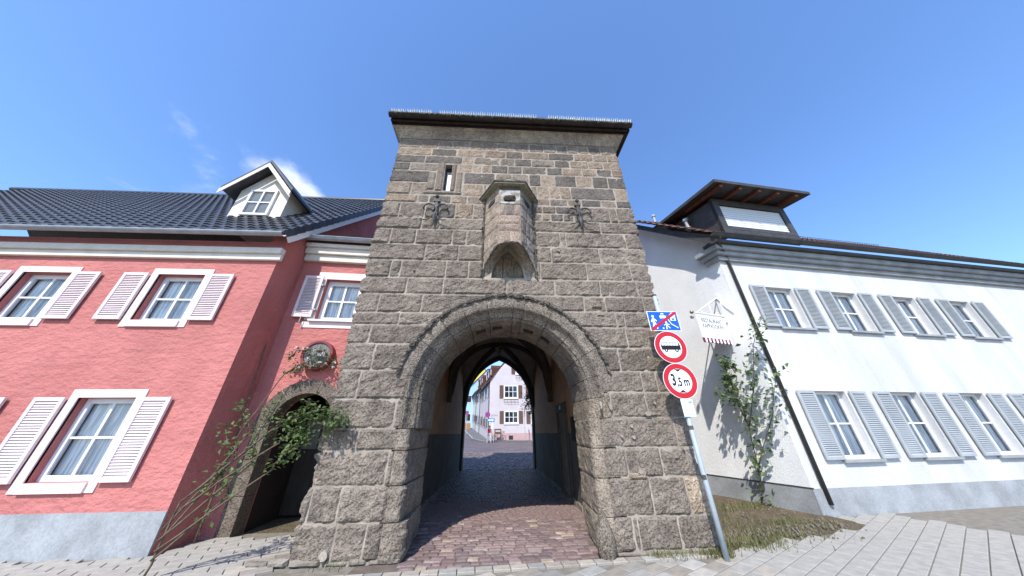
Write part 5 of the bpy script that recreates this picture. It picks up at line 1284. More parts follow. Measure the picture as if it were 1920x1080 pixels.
dsk(.565, .43, .018); pol([(.54, .38), (.59, .38), (.60, .24), (.535, .24)]); pol([(.535, .26), (.565, .26), (.55, .08), (.52, .08)]); pol([(.57, .26), (.60, .26), (.66, .16), (.64, .12)]); pol([(.545, .37), (.555, .33), (.48, .27), (.47, .30)]); pol([(.585, .37), (.58, .33), (.655, .30), (.66, .335)])
mb.obj('child_symbol', M['white_enamel'], p_, kind='stuff'); mb = MB()
dsk(.43, .13, .016)
mb.obj('ball_symbol', M['white_enamel'], p_)
mb = MB(); ya, yb = -0.0068, -0.0056; pol([(.78, .64), (.86, .64), (.86, .55), (.78, .55)]); pol([(.46, .84), (.54, .84), (.555, .78), (.445, .78)]); mb.obj('symbol_opening', M['blue_sign'], p_, kind='stuff')
mb = MB(); ya, yb = -0.0082, -0.0070; pol([(.02, .02), (.09, .02), (.98, .90), (.98, .98), (.90, .98), (.02, .12)]); mb.obj('red_bar', M['red_sign'], p_)
def round_sign(cz, label, cx=3.205):
    f = FS(cx, cz); mb = MB(); mb.disc(f, 0, 0, .30, -0.002, 0.006, n=56); p_ = mb.obj('traffic_sign', M['white_enamel'], sp_, label=label)
    mb = MB(); mb.disc(f, 0, 0, .292, -0.0036, -0.0021, n=56, r_in=.205); mb.obj('red_ring', M['red_sign'], p_); return f, p_
f, p_ = round_sign(2.995, 'round white sign with red ring and black bus')
ya, yb = -0.0036, -0.0021
mb = MB(); P2 = lambda pts: mb.prism(pts, ya, yb, f)
P2([(-.175, -.055), (.18, -.055), (.185, .02), (-.185, .02)]); P2([(-.185, .021), (.185, .021), (.165, .085), (-.172, .085)])
mb.disc(f, -.10, -.062, .034, ya - .0004, yb, n=18); mb.disc(f, .10, -.062, .034, ya - .0004, yb, n=18); mb.obj('bus_symbol', M['black_sign'], p_)
mb = MB(); ya, yb = -0.0052, -0.0041
for k in range(6): x = -.166 + k * .054; P2([(x, .026), (x + .046, .026), (x + .045, .075), (x + .001, .075)])
mb.disc(f, -.10, -.062, .012, ya, yb, n=12); mb.disc(f, .10, -.062, .012, ya, yb, n=12); mb.obj('bus_window', M['white_enamel'], p_)
f, p_ = round_sign(2.395, 'round white sign with red ring reading 3,5 m', 3.212)
mb = text_mb('3', .27, f, -.118, .005, -0.0035, sx=.66, bold=.008); m2 = text_mb(',5', .20, f, -.022, -.028, -0.0035, sx=.66, bold=.006); m4 = text_mb('m', .20, f, .108, -.022, -0.0035, sx=.70, bold=.006)
mb.add(m2.v, m2.f); mb.add(m4.v, m4.f)
mb.prism([(-.065, .196), (.065, .196), (0, .150)], -.0036, -.0021, f); mb.prism([(-.065, -.196), (0, -.150), (.065, -.196)], -.0036, -.0021, f); mb.obj('height_lettering', M['black_sign'], p_)
f = FS(3.222, 1.958); nt_ = bx('notice', M['mint'], sp_, -.10, .10, -0.002, 0.004, -.135, .135, fr=f, label='small pale green notice below the signs', bev=0.001)
mb = MB(); mb.box(-.09, .02, -.0032, -.0021, .085, .094, fr=f); mb.box(0.03, .09, -.0032, -.0021, .075, .10, fr=f); mb.box(-.09, .075, -.0032, -.0021, .058, .062, fr=f); mb.box(-.085, .085, -.0032, -.0021, -.105, -.100, fr=f); mb.box(-.06, .06, -.0032, -.0021, -.116, -.113, fr=f); mb.obj('print', M['mint_dk'], nt_)
for z in (3.62, 3.40, 3.08, 2.90, 2.50, 2.30, 2.02):
    mb = MB(); mb.box(3.14, 3.26, -.378, -.345, z - .014, z + .014); mb.obj('bracket', M['sign_back'], sp_)

# ================================================================== RESTAURANT SIGN
LB = 1.25; BALL = onP(1297, 585, Q0 - WI * LB, WI); bn = WI.copy(); FRS = FR(BALL, bn, V((-bn.y, bn.x, 0)))
rs = thing('restaurant_sign', FRS.p(LB, 0, 0), 'white restaurant sign with bordeaux striped fringe hanging from a wall bracket', 'restaurant sign')
mb = MB(); mb.sphere(BALL, .052, 12, 8); mb.obj('ball', M['brass'], rs, smooth=True)
mb = MB(); mb.tube([FRS.p(0.05, 0, 0), FRS.p(.22, 0, 0)], .014, n=8); mb.tube([FRS.p(.17, 0, 0), FRS.p(LB, 0, 0)], .03, n=10); mb.tube([FRS.p(.20, 0, .02), FRS.p(LB - .06, 0, .60), FRS.p(LB, 0, .58)], .02, n=8); mb.tube([FRS.p(LB * .62, 0, .34), FRS.p(LB * .62, 0, .02)], .014, n=6); mb.tube([FRS.p(LB - .05, 0, .60), FRS.p(LB - .05, -.35, 0.05)], .012, n=6); mb.box(LB - .035, LB, -.05, .05, -.2, .7, fr=FRS)
mb.obj('bracket', M['white_trim'], rs)
mb = MB(); mb.tube([FRS.p(0.0, .06, -.14), FRS.p(.08, .06, -.13)], [.045, .03], n=10); mb.obj('spotlight', M['zinc'], rs)
for x in (.45, 1.0): mb = MB(); mb.tube([FRS.p(x + .06 * cos(a), 0, .04 + .05 * sin(a)) for a in [pi * k / 8 for k in range(9)]], .010, n=5); mb.obj('hook', M['white_trim'], rs)
x0, x1, z0, z1 = .10, 1.18, -.74, -.06
pn = bx('panel', M['white_enamel'], rs, x0, x1, -.02, .02, z0, z1, fr=FRS, bev=0.004)
mb = MB()
for (a, b, c, d) in ((x0 + .07, x1 - .07, z1 - .065, z1 - .06), (x0 + .07, x1 - .07, z0 + .06, z0 + .065), (x0 + .07, x0 + .075, z0 + .066, z1 - .066), (x1 - .075, x1 - .07, z0 + .066, z1 - .066)): mb.box(a, b, -.0215, -.0203, c, d, fr=FRS)
mb.obj('border_line', M['sign_grey'], pn)
xm = (x0 + x1) / 2
text_mb('RESTAURANT', .175, FRS, xm, z1 - .165, -.0215, sx=.74, bold=.003).obj('lettering', M['sign_grey'], pn)
text_mb('KAPPADOKIEN', .175, FRS, xm, z1 - .325, -.0215, sx=.70, bold=.002).obj('lettering', M['sign_grey'], pn)
text_mb('Türkische', .055, FRS, xm, z1 - .475, -.0215).obj('lettering', M['sign_grey'], pn)
text_mb('Spezialitäten', .055, FRS, xm, z1 - .54, -.0215).obj('lettering', M['sign_grey'], pn)
n = 16; wq = (x1 - x0) / n
for k in range(n):
    a = x0 + wq * k; mb = MB(); mb.prism([(a, z0 - .002), (a + wq, z0 - .002), (a + wq, z0 - .10), (a + wq / 2, z0 - .135), (a, z0 - .10)], -.012, .012, FRS); mb.obj('fringe_flap', M['bordeaux'] if k % 2 == 0 else M['white_enamel'], rs)
# climber on the white wall, right of the sign
def onG(px, py, off): return onP(px, py, FG.o - FG.y * off, FG.y)
shrub('climbing_plant', onG(1420, 1010, .15), 'green climber with large drooping leaves on the white wall under the restaurant sign', 'climbing plant',
      [([onG(1432, 985, .12), onG(1425, 900, .12), onG(1405, 800, .2), onG(1380, 730, .3), onG(1356, 680, .4)], (0.12, 1.5)), ([onG(1395, 780, .25), onG(1380, 750, .4), onG(1358, 742, .45)], (.2, 1.4)), ([onG(1385, 740, .3), onG(1368, 715, .4), onG(1356, 710, .45)], (.1, 1.4)), ([onG(1380, 700, .3), onG(1366, 684, .4), onG(1350, 677, .42)], (.1, 1.3)),
       ([onG(1405, 800, .2), onG(1415, 720, .25), onG(1412, 650, .25), onG(1425, 600, .2)], (.0, 1.6)), ([onG(1420, 880, .2), onG(1448, 780, .2), onG(1455, 700, .2)], (.0, 1.6))], 0.13, 7, 31, spread=0.11)
# ================================================================== BEYOND THE GATE
YH = 34.5
zh = gz(YH)
def Q(px, py, Y=YH): return onY(px, py, Y)
cA = Q(919, 713); cB = Q(919, 826)
XC0 = cA.x; EZ = cA.z
pk = Q(950, 677.5); slope = (pk.z - EZ) / (pk.x - XC0)
GWD = 7.6; apx, apz = XC0 + GWD / 2, EZ + slope * GWD / 2
ph = thing('corner_house', (XC0 + 3, YH, zh), 'pale pink corner house with brown shutters seen through the gate passage', 'house')
FP = FR((0, YH, 0))
def QR(x0, y0, x1, y1, Y=YH):
    a, b = Q(x0, y1, Y), Q(x1, y0, Y); return a.x, b.x, a.z, b.z
wins = [QR(945, 722.5, 970.5, 746.5), QR(945.5, 770.5, 971.5, 794), QR(967, 689, 992, 701.5)]
wins[2] = (wins[2][0], wins[2][0] + (wins[0][1] - wins[0][0]), wins[2][2], wins[2][2] + (wins[0][3] - wins[0][2]))
w4 = QR(996, 770.5, 1021, 794); w5 = (w4[0], w4[1], wins[0][2], wins[0][3])
wins += [w4, w5]
X1 = XC0 + GWD
xs = sorted(set([XC0, X1, apx] + [q for w_ in wins for q in w_[:2]]))
def topz(x): return EZ + slope * min(x - XC0, X1 - x)
def pfn(x, side):
    m = x + side * 1e-4; cuts = sorted((w_[2], w_[3]) for w_ in wins if w_[0] < m < w_[1]); z = zh - .3; iv = []
    for a, b in cuts: iv.append((z, a)); z = b
    iv.append((z, topz(x)))
    while len(iv) < 4: iv.append((iv[-1][1], iv[-1][1]))
    return iv
mb = MB(); wall_cols(mb, FP, xs, pfn, 0.3); mb.obj('gable_wall', M['wall_pink'], ph)
for k, (a, b, c, d) in enumerate(wins):
    w = window(ph, FP, a, b, c, d, depth=-0.02, bars=(3, 2), fw_=0.12, mull=0.07, glass='glass_dark', back=None)
    bx('sill', M['white_trim'], w, a - .06, b + .06, -0.10, -0.021, c - .12, c + .02, fr=FP)
    sw = 0.52
    shutter(ph, FP, a - sw - .08, a - .08, c, d, 'brown_paint', mid=True); 
    if k != 3: shutter(ph, FP, b + .08, b + sw + .08, c, d, 'brown_paint', mid=True)
    if k in (0, 2):
        mb = MB()
        for zz in (c - .22, c - .48): mb.tube([FP.p(a, -.28, zz), FP.p(b, -.28, zz)], .018, n=4)
        for q in range(5): x = a + (b - a) * q / 4; mb.tube([FP.p(x, -.02, c - .22), FP.p(x, -.28, c - .22), FP.p(x, -.28, c - .48), FP.p(x, -.02, c - .48)], .016, n=4)
        mb.obj('flower_box_rail', M['iron'], w)
pz = Q(950, 812).z
bx('plinth', M['plinth_pink'], ph, XC0 - .02, X1, -0.03, 0.0, zh - .3, pz, fr=FP)
v_ = QR(954, 816.5, 962, 824.5); bx('cellar_window', M['dark_room'], ph, v_[0], v_[1], -0.036, -0.031, v_[2], v_[3], fr=FP)
# lane direction, climbing gently away to the left
la = radians(-9.0); LD = V((sin(la), cos(la), 0)); LN = V((-LD.y, LD.x, 0)); LC = V((XC0, YH, 0)); LR = 0.070
FL = FR(LC, LD, LN * -1)                 # ex up the lane, ey into the houses (to the right)
def lz(s): return zh + LR * s
def gable_row(name, label, s0, s1, off, wall, eave, rise, width, nwin, roofm, first=False, shm='brown_paint', dormers=0, gable=True):
    f = FR(LC + LN * off, LD, LN * -1); b0 = lz(s0)
    t = ph if first else thing(name, f.p(s0, 0, b0), label, 'house', None)
    mb = MB(); mb.box(s0 + .002, s1, 0, 0.3, b0 - 1, eave, fr=f); mb.obj('side_wall', M[wall], t)
    if not first:
        mb = MB(); mb.prism([(0.0, b0 - 1), (width, b0 - 1), (width, eave), (width / 2, eave + rise), (0.0, eave)], 0, 0.25, FR(f.p(s0, 0, 0), f.y, f.x)); mb.obj('gable_wall', M[wall], t)
    zr2 = eave + rise; o = .32
    mb = MB(); k = rise / (width / 2)
    for sg in (0, 1):
        xe = -o if sg == 0 else width + o; ze = eave - k * o
        q = [f.p(s, x, z) for s in (s0 - .2, s1) for (x, z) in ((xe, ze), (width / 2, zr2))]
        mb.add(q + [p + V((0, 0, .14)) for p in q], [(0, 1, 3, 2), (4, 6, 7, 5), (0, 4, 5, 1), (0, 2, 6, 4), (2, 3, 7, 6)])
    r = mb.obj('roof', M[roofm], t, col=(1, .8, .75))
    for q in range(dormers):
        s = s0 + 1.2 + q * 2.3; zc = eave + k * .7
        mb = MB(); mb.prism([(s, zc), (s + 1.3, zc), (s + 1.3, zc + 1.15), (s + .65, zc + 1.6), (s, zc + 1.15)], .35, 2.2, f); d_ = mb.obj('dormer', M['tile_brown'], t, col=(.75, .5, .5))
        bx('pane', M['white_trim'], d_, s + .35, s + .95, .33, .348, zc + .25, zc + 1.0, fr=f)
    mb = MB(); mb.tube([f.p(s0 - .1, -o - .05, eave - k * o + .05), f.p(s1, -o - .05, eave - k * o + .05)], .09, n=6); mb.obj('eave_gutter', M['dark_metal'], t)
    mb = MB(); mb.tube([f.p(s0 + .12, -.08, eave - .1), f.p(s0 + .12, -.08, b0)], .055, n=6); mb.obj('drainpipe', M['dark_metal'], t)
    for q in range(nwin):
        s = s0 + (s1 - s0) * (q + .5) / nwin
        bm = lz(s)
        for zz in (bm + 1.25, eave - 2.0):
            mb = MB(); mb.box(s - .6, s + .6, -.05, -.002, zz - .02, zz + 1.45, fr=f); wv = mb.obj('window', M['white_trim'], t)
            bx('pane', M['glass_dark'], wv, s - .45, s + .45, -.058, -.051, zz + .12, zz + 1.32, fr=f)
            if shm:
                for sg in (-1, 1): bx('shutter', M[shm], t, *sorted((s + sg * .66, s + sg * 1.15)), -.07, -.002, zz, zz + 1.42, fr=f)
    return t
gable_row('corner_house', '', 0, 10.5, 0, 'wall_pink', EZ, slope * GWD / 2, GWD, 3, 'tile_brown', first=True, dormers=3)
gable_row('row_house', 'off-white row house with brown shutters behind the pink corner house', 10.5, 18, 0.05, 'wall_white', EZ + .55, slope * GWD / 2 * .95, GWD, 2, 'tile_brown', dormers=2)
gable_row('row_house', 'white row house farther up the lane beside the light blue house', 18, 26, 0.0, 'wall_white', EZ + 1.0, slope * GWD / 2 * .95, GWD, 2, 'tile_brown', dormers=1)
bh = gable_row('blue_house', 'light blue house with dark roof at the upper end of the lane', 26, 38, 1.9, 'wall_blue', EZ + 1.7, slope * GWD / 2 * 1.15, GWD + 2.2, 3, 'tile_brown', shm=None)
f = FR(LC + LN * 1.9 + LD * 26, LN * -1, LD)
for zz in (lz(26) + 1.3, EZ + 1.7 - 2.2):
    mb = MB(); mb.box(.45, 1.55, -.06, 0, zz, zz + 1.5, fr=f); wv = mb.obj('window', M['white_trim'], bh); bx('pane', M['glass_dark'], wv, .55, 1.45, -.068, -.061, zz + .1, zz + 1.4, fr=f)
gable_row('yellow_house', 'tall house with bright yellow gable rising behind the light blue house', 38.5, 54, 2.6, 'wall_yellow', EZ + 4.6, slope * GWD / 2 * 1.3, GWD + 3, 3, 'tile_brown', shm=None)
# pavement wedge and kerb in front of the corner house, far kerb on the right
k0, k1, k2 = V((XC0 - .5, YH - 2.6, 0)), V((XC0 - 2.2, YH + 2, 0)), V((XC0 - 3.6 - 2.2, YH + 24, 0))
def lift(p, dz): return V((p.x, p.y, (gz(p.y) if p.y < YH else lz((p - LC).dot(LD))) + dz))
A_ = [lift(p, .11) for p in (V((X1 + 6, YH - 2.2, 0)), k0, k1, k2, LC + LD * 26 + LN * 0, LC, V((X1 + 6, YH, 0)))]
mb = MB(); mb.add(A_ + [p - V((0, 0, .3)) for p in A_], [tuple(range(7))] + [(i, (i + 1) % 7, 7 + (i + 1) % 7, 7 + i) for i in range(7)]); mb.obj('sidewalk', M['asphalt'], kind='structure')
mb = MB()
for a, b in zip(A_[:3], A_[1:4]):
    d = (b - a).normalized(); n_ = V((-d.y, d.x, 0)) * -.14; mb.add([a + V((0, 0, .012)), b + V((0, 0, .012)), b + n_ + V((0, 0, .012)), a + n_ + V((0, 0, .012)), a - V((0, 0, .2)) + n_, b - V((0, 0, .2)) + n_], [(0, 1, 2, 3), (3, 2, 5, 4)])
mb.obj('kerb', M['kerb'], kind='structure')
mb = MB(); P = [LC + LD * -1 + LN * 9, LC + LD * -1 + LN * -.5, LC + LD * 90 + LN * 0, LC + LD * 90 + LN * 14]
mb.add([V((p.x, p.y, lz((p - LC).dot(LD)) - .01)) for p in P], [(0, 1, 2, 3)]); mb.obj('lane', M['far_setts'], kind='structure')
kk = [onZ(997, 836, .25), onZ(1003, 842, .2), onZ(1013, 862, .1), onZ(1030, 862, .1), onZ(1030, 836, .25)]
mb = MB(); kk = [V((p.x, p.y, gz(p.y) + .10)) for p in kk]; mb.add(kk + [p - V((0, 0, .2)) for p in kk], [(0, 1, 2, 3, 4)] + [(i, (i + 1) % 5, 5 + (i + 1) % 5, 5 + i) for i in range(5)]); mb.obj('kerb', M['kerb'], kind='structure')
# houses on the other side of the lane keep their place behind the arch: hill with trees
mb = MB(); rg = random.Random(3)
# street furniture ---------------------------------------------------------
def foot(px, py):
    r = ray(px, py); y = 12.0
    while y < 120:
        t = (y - CAM.y) / r.y; p = CAM + r * t
        if p.z <= gz(y) + .0: break
        y += .05
    return p
def no_stop(px_f, top_py, px_c, py_c, r, Yd, label):
    p = V((onY(px_c, py_c, Yd).x, Yd, 0)); zc = onY(px_c, py_c, Yd).z; g = gz(Yd) if Yd < YH else lz((p - LC).dot(LD)); p.z = g
    t = thing('no_stopping_sign', p, label, 'road sign', 'no stopping signs beyond the gate')
    mb = MB(); mb.tube([p, V((p.x, p.y, zc + r * .9))], .04, n=8); mb.obj('pole', M['galv'], t)
    f = FR((p.x, p.y - .06, zc)); mb = MB(); mb.disc(f, 0, 0, r, 0, .01, n=28); d_ = mb.obj('sign_disc', M['red_sign'], t)
    mb = MB(); mb.disc(f, 0, 0, r * .80, -.004, -.001, n=28); mb.obj('blue_field', M['purple'], d_)
    mb = MB()
    for sg in (1, -1):
        c_, s_ = cos(pi / 4), sin(pi / 4) * sg; w_ = r * .09; mb.prism([(-c_ * r * .8 - s_ * w_ * sg * 0 + w_ * -s_, -s_ * r * .8 + w_ * c_), (-c_ * r * .8 + w_ * s_, -s_ * r * .8 - w_ * c_), (c_ * r * .8 + w_ * s_, s_ * r * .8 - w_ * c_), (c_ * r * .8 - w_ * s_, s_ * r * .8 + w_ * c_)][::sg], -.008 - .001 * sg, -.005, f)
    mb.obj('cross_bar', M['red_sign'], d_)
    return t, p, zc
YS = 31.0
no_stop(914.5, 0, 914.5, 777.5, .30, YS, 'round red and blue no stopping sign by the pink corner house')
no_stop(876, 0, 876, 774, .30, YH + 9.0, 'small round no stopping sign farther left in front of the light blue house')
# blue direction board and street name plate on one post
pp = V((onY(921.5, 790, YS).x, YS, gz(YS))); dsn = thing('street_sign_post', pp, 'post with blue arrow board and white street name plate at the corner', 'street sign')
ztop = onY(921, 776, YS).z
mb = MB(); mb.tube([pp, V((pp.x, pp.y, ztop))], .035, n=8); mb.tube([pp + V((.28, 0, 0)), V((pp.x + .28, pp.y, onY(921, 784, YS).z))], .03, n=8); mb.obj('pole', M['galv'], dsn)
a, b, c, d = QR(914, 784.5, 927.5, 791, YS); f = FR((0, YS - .08, 0)); bb = bx('arrow_board', M['street_blue'], dsn, a, b, 0, .02, c, d, fr=f)
mb = MB(); zm = (c + d) / 2; hh = (d - c) * .18; mb.prism([(a + .08, zm - hh), (b - .3, zm - hh), (b - .3, zm - hh * 2.2), (b - .06, zm), (b - .3, zm + hh * 2.2), (b - .3, zm + hh), (a + .08, zm + hh)], -.004, -.001, f); mb.obj('arrow', M['white_enamel'], bb)
a, b, c, d = QR(921, 777.5, 933, 780.5, YS); bx('name_plate', M['sign_back'], dsn, a, b, 0, .02, c, d, fr=f)
a, b, c, d = QR(921, 793, 925, 803.5, YS); bx('notice_board', M['white_enamel'], dsn, a, b, 0, .02, c, d, fr=f); 
# tall thin pole at the right with a sign seen nearly edge-on
pr_ = V((onY(985, 828, 32.5).x, 32.5, gz(32.5))); t = thing('roadside_pole', pr_, 'thin grey roadside pole with a sign seen edge-on in front of the pink house', 'pole')
zt = onY(983.5, 767, 32.5).z
mb = MB(); mb.tube([pr_, V((pr_.x - .02, pr_.y, zt))], .04, n=8); mb.obj('pole', M['sign_back'], t)
mb = MB(); fe = FR((pr_.x - .06, pr_.y - .02, zt - .3), (.16, .987, 0), (-.987, .16, 0)); mb.disc(fe, 0, 0, .32, -.01, .01, n=24); sd_ = mb.obj('sign_disc', M['red_sign'], t); mb = MB(); mb.disc(fe, 0, 0, .24, -.014, -.0105, n=24); mb.obj('sign_face', M['white_enamel'], sd_)
# wooden planter by the blue house, stone bollard at the lane
p = LC + LD * 22 + LN * 1.4; p.z = lz(22); pl = thing('wooden_bin', p, 'orange brown wooden crate box standing on the lane near the blue house', 'crate')
fpl = FR(p, LN * -1, LD)
for k in range(5): bx('board', M['planter'], pl, -.8 + .32 * k, -.8 + .32 * k + .305, -.02, .02, 0, 1.15 + .02 * (k % 2), fr=fpl)
mb = MB(); mb.box(-.8, -.76, .021, 1.2, 0, 1.1, fr=fpl); mb.box(.76, .8, .021, 1.2, 0, 1.1, fr=fpl); mb.box(-.76, .76, 1.16, 1.2, 0, 1.1, fr=fpl); mb.obj('side_panel', M['planter'], pl)
p = V((onY(868, 806, 33).x, 33, gz(33))); 
mb = MB(); mb.tube([p, p + V((0, 0, .75)), p + V((0, 0, .8)), p + V((0, 0, .95))], [.10, .10, .13, .08], n=10); bo = mb.obj('bollard', M['iron'], None); props(bo, 'short dark bollard at the kerb on the left of the far lane', 'bollard')
# dark hanging foliage right of the far arch, growing on a neighbour's garden wall
shrub('overhanging_tree', (3.6, 15.5, gz(15.5)), 'dark green tree hanging into view at the right edge of the far archway', 'tree',
      [([(3.6, 15.5, .1), (3.5, 15.5, 2.0), (3.1, 15.3, 3.6), onY(1003, 720, 15.2), onY(990, 716, 15)], (.35, 1)), ([(3.1, 15.3, 3.6), onY(1002, 740, 15), onY(990, 745, 15)], (.2, 1)), ([(3.4, 15.4, 3.0), onY(1006, 760, 15), onY(1001, 776, 15)], (.1, .9)), ([(3.5, 15.5, 2.0), (4.2, 16, 3.4), (4.5, 16, 4.4)], (.3, 1.3)), ([onY(1002, 740, 15), onY(984, 765, 15), onY(986, 758, 15)], (.6, .25)), ([(3.3, 15.4, 3.3), onY(999, 730, 15.3), onY(996, 750, 15.3), onY(999, 768, 15.2)], (.1, 1.0))],
      0.15, 46, 77, m='leaf_dk', spread=0.20, mb_r=(0.06, 0.012))
shrub('lane_tree', LC + LN * 6.5 + LD * 16 + V((0, 0, lz(16))), 'dark green bush at the left side of the far lane', 'bush',
      [([LC + LN * 6.5 + LD * 16 + V((0, 0, lz(16))), LC + LN * 6.0 + LD * 15 + V((0, 0, lz(16) + 2.2)), LC + LN * (5.4 + .3 * k) + LD * (14 + k) + V((0, 0, lz(16) + 4.0 - .5 * k))], (.2, 1)) for k in range(5)], .3, 12, 55, m='leaf_dk', spread=.5, mb_r=(.08, .02))

# ---- bicycle
def bicycle(base, rz):
    t = thing('bicycle', base, 'parked bicycle with front basket against the pink house wall', 'bicycle')
    c, s = cos(rz), sin(rz); f = FR(base, (c, s, 0), (-s, c, 0))
    for x in (-.53, .53):
        mb = MB(); ring = [f.p(x + .335 * cos(a), 0, .345 + .335 * sin(a)) for a in [2 * pi * k / 28 for k in range(29)]]; mb.tube(ring, .024, n=6, cap=False); w = mb.obj('wheel', M['rubber'], t)
        mb = MB()
        for k in range(12): a = 2 * pi * k / 12; mb.tube([f.p(x, 0, .345), f.p(x + .32 * cos(a), 0, .345 + .32 * sin(a))], .004, n=3, cap=False)
        mb.obj('spokes', M['zinc'], w, kind='stuff')
    mb = MB()
    for a, b in (((-.53, .345), (-.08, .30)), ((-.53, .345), (-.2, .80)), ((-.08, .30), (-.22, .90)), ((-.08, .30), (.38, .80)), ((-.2, .78), (.36, .86)), ((.53, .345), (.36, .92)), ((.36, .92), (.34, 1.05))): mb.tube([f.p(a[0], 0, a[1]), f.p(b[0], 0, b[1])], .018, n=6)
    mb.obj('frame', M['iron'], t)
    mb = MB(); mb.tube([f.p(.28, -.28, 1.05), f.p(.36, -.15, 1.08), f.p(.36, .15, 1.08), f.p(.28, .28, 1.05)], .016, n=6); mb.obj('handlebar', M['iron'], t)
    mb = MB(); mb.prism([(-.36, .90), (-.08, .92), (-.06, .97), (-.34, .99)], -.08, .08, f); mb.obj('saddle', M['rubber'], t, bev=.02)
    mb = MB()
    for z, q in ((.92, .13), (1.02, .15), (1.14, .17)): mb.tube([f.p(.55 + q * 1.1, -q, z), f.p(.55 + q * 1.1, q, z), f.p(.55 - q, q, z), f.p(.55 - q, -q, z), f.p(.55 + q * 1.1, -q, z)], .010, n=4)
    for k in range(6):
        for q, sg in ((-1, 1), (1, 1)): x = -.13 + .05 * k; mb.tube([f.p(.55 + x, q * .13, .92), f.p(.55 + x * 1.15, q * .17, 1.14)], .007, n=3)
    mb.obj('basket', M['darkwood'], t)
    mb = MB(); mb.tube([f.p(-.08, -.12, .30), f.p(-.08, .12, .30)], .03, n=8); mb.box(-.2, -.06, -.16, -.08, .2, .23, fr=f); mb.box(-.1, .04, .08, .16, .38, .41, fr=f); mb.obj('pedals', M['iron'], t)
    return t
pb = onY(935, 826, 32.8); pb = V((pb.x, 32.8, gz(32.8))); bicycle(pb, 0.0)
# brown frame board standing behind the bicycle
p = V((onY(933.5, 820, 33.6).x, 33.6, gz(33.6) + .1)); bf = thing('notice_frame', p, 'brown wooden notice frame on two legs behind the bicycle', 'frame'); f = FR(p)
a, b, c, d = QR(927, 804, 940, 812, 33.6)
for x in (a, b - .12): bx('post', M['brown_paint'], bf, x, x + .12, 0, .08, p.z, d, fr=FR((0, 33.6, 0)))
bx('rail', M['brown_paint'], bf, a + .12, b - .12, 0.01, .07, d - .14, d, fr=FR((0, 33.6, 0))); bx('rail', M['brown_paint'], bf, a + .12, b - .12, 0.01, .07, c - .1, c + .14, fr=FR((0, 33.6, 0)))
bx('board', M['wall_pink'], bf, a + .12, b - .12, 0.03, .05, c + .14, d - .14, fr=FR((0, 33.6, 0)))

# ---- the person in the red jacket
def skin_obj(name, J, E_, m, parent, levels=2, root=0):
    me = bpy.data.meshes.new(name); base = BASE[parent.name]
    me.from_pydata([tuple(V(p[:3])) for p in J], E_, []); me.materials.append(m)
    o = bpy.data.objects.new(name, me); o.parent = parent; link(o); BASE[o.name] = base
    sk = o.modifiers.new('skin', 'SKIN'); sk.use_smooth_shade = True
    lay = me.skin_vertices[0] if len(me.skin_vertices) else None
    if lay is None:
        bpy.context.view_layer.objects.active = o; lay = me.skin_vertices[0]
    for i, p in enumerate(J):
        lay.data[i].radius = (p[3], p[4] if len(p) > 4 else p[3]); lay.data[i].use_root = (i == root)
    ss = o.modifiers.new('sub', 'SUBSURF'); ss.levels = levels; ss.render_levels = levels
    return o
Yp = 31.6; pf = V((onY(917.5, 830, Yp).x, Yp, gz(Yp)))
pe = thing('person', pf, 'walking person in a red jacket and pale trousers carrying a grey green bag', 'person'); pe.rotation_euler = (0, 0, radians(200))
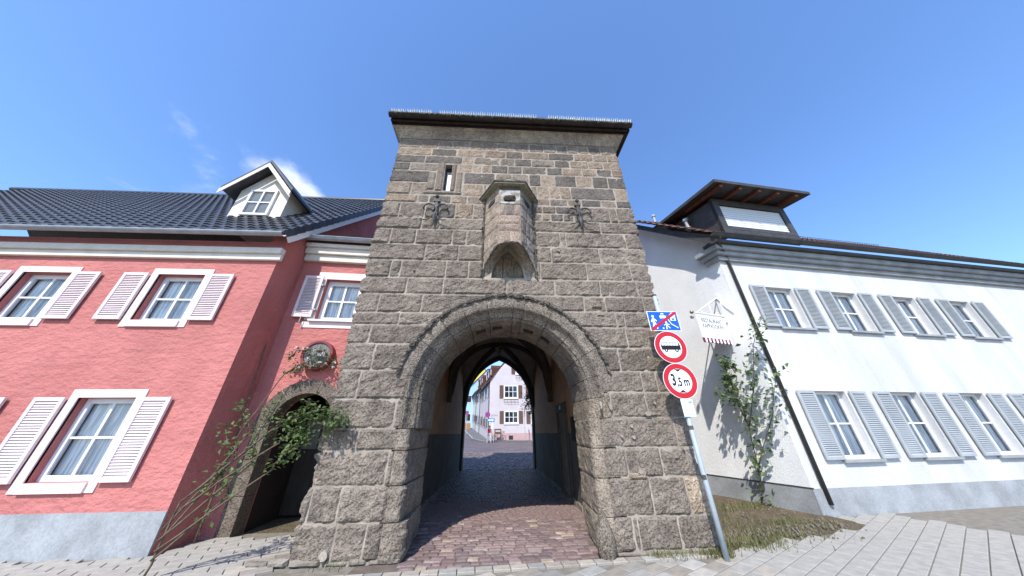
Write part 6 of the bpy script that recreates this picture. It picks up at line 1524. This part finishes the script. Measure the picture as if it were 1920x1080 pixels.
Jb = [(0, 0, .92, .125, .10), (0, 0.01, 1.12, .115, .09), (0, .02, 1.32, .14, .10), (0, .03, 1.44, .06), (0, .05, 1.53, .055), (0, .06, 1.62, .085, .095), (0, .055, 1.70, .07, .08),
      (-.17, .02, 1.38, .055), (-.23, -.03, 1.13, .045), (-.24, .10, .93, .034), (-.245, .14, .86, .03), (.17, .02, 1.38, .055), (.235, .0, 1.12, .045), (.25, .10, .90, .034), (.255, .13, .83, .03),
      (-.09, .02, .84, .085), (-.10, .16, .50, .06), (-.10, .10, .09, .042), (-.10, .24, .035, .04, .03), (.09, -.01, .84, .085), (.10, -.08, .49, .06), (.10, -.26, .13, .042), (.10, -.13, .04, .04, .03)]
Eb = [(0, 1), (1, 2), (2, 3), (3, 4), (4, 5), (5, 6), (2, 7), (7, 8), (8, 9), (9, 10), (2, 11), (11, 12), (12, 13), (13, 14), (0, 15), (15, 16), (16, 17), (17, 18), (0, 19), (19, 20), (20, 21), (21, 22)]
body = skin_obj('body', Jb, Eb, M['skin'], pe)
def sub(idx, edges, grow, name, m, lv=2):
    mp_ = {q: i for i, q in enumerate(idx)}
    J = [(*Jb[q][:3], Jb[q][3] + grow, (Jb[q][4] if len(Jb[q]) > 4 else Jb[q][3]) + grow) for q in idx]
    return skin_obj(name, J, [(mp_[a], mp_[b]) for a, b in edges], m, pe, lv)
sub([0, 1, 2, 3, 7, 8, 9, 11, 12, 13], [(0, 1), (1, 2), (2, 3), (2, 7), (7, 8), (8, 9), (2, 11), (11, 12), (12, 13)], .022, 'jacket', M['jacket'])
sub([0, 15, 16, 17, 19, 20, 21], [(0, 15), (15, 16), (16, 17), (0, 19), (19, 20), (20, 21)], .016, 'trousers', M['trousers'])
skin_obj('hair', [(0, .03, 1.66, .088, .085), (0, .045, 1.72, .08, .085), (0, .01, 1.58, .06)], [(0, 1), (0, 2)], M['hair'], pe)
for q in (18, 22): x, y, z = Jb[q][:3]; skin_obj('shoe', [(x, y - .12, .05, .045, .045), (x, y + .03, .04, .045, .035)], [(0, 1)], M['rubber'], pe, 1)
mb = MB(); bp_ = pf + Matrix.Rotation(radians(200), 3, 'Z') @ V((-.30, .12, .0)); f = FR(bp_); mb.prism([(-.17, .32), (.17, .32), (.14, .68), (-.14, .68)], -.07, .07, f); mb.tube([f.p(-.1, 0, .68), f.p(-.05, 0, .84), f.p(.05, 0, .84), f.p(.1, 0, .68)], .012, n=5)
bg_ = mb.obj('shoulder_bag', M['bag'], None, bev=.02); props(bg_, 'grey green bag hanging from the hand of the person in red', 'bag')
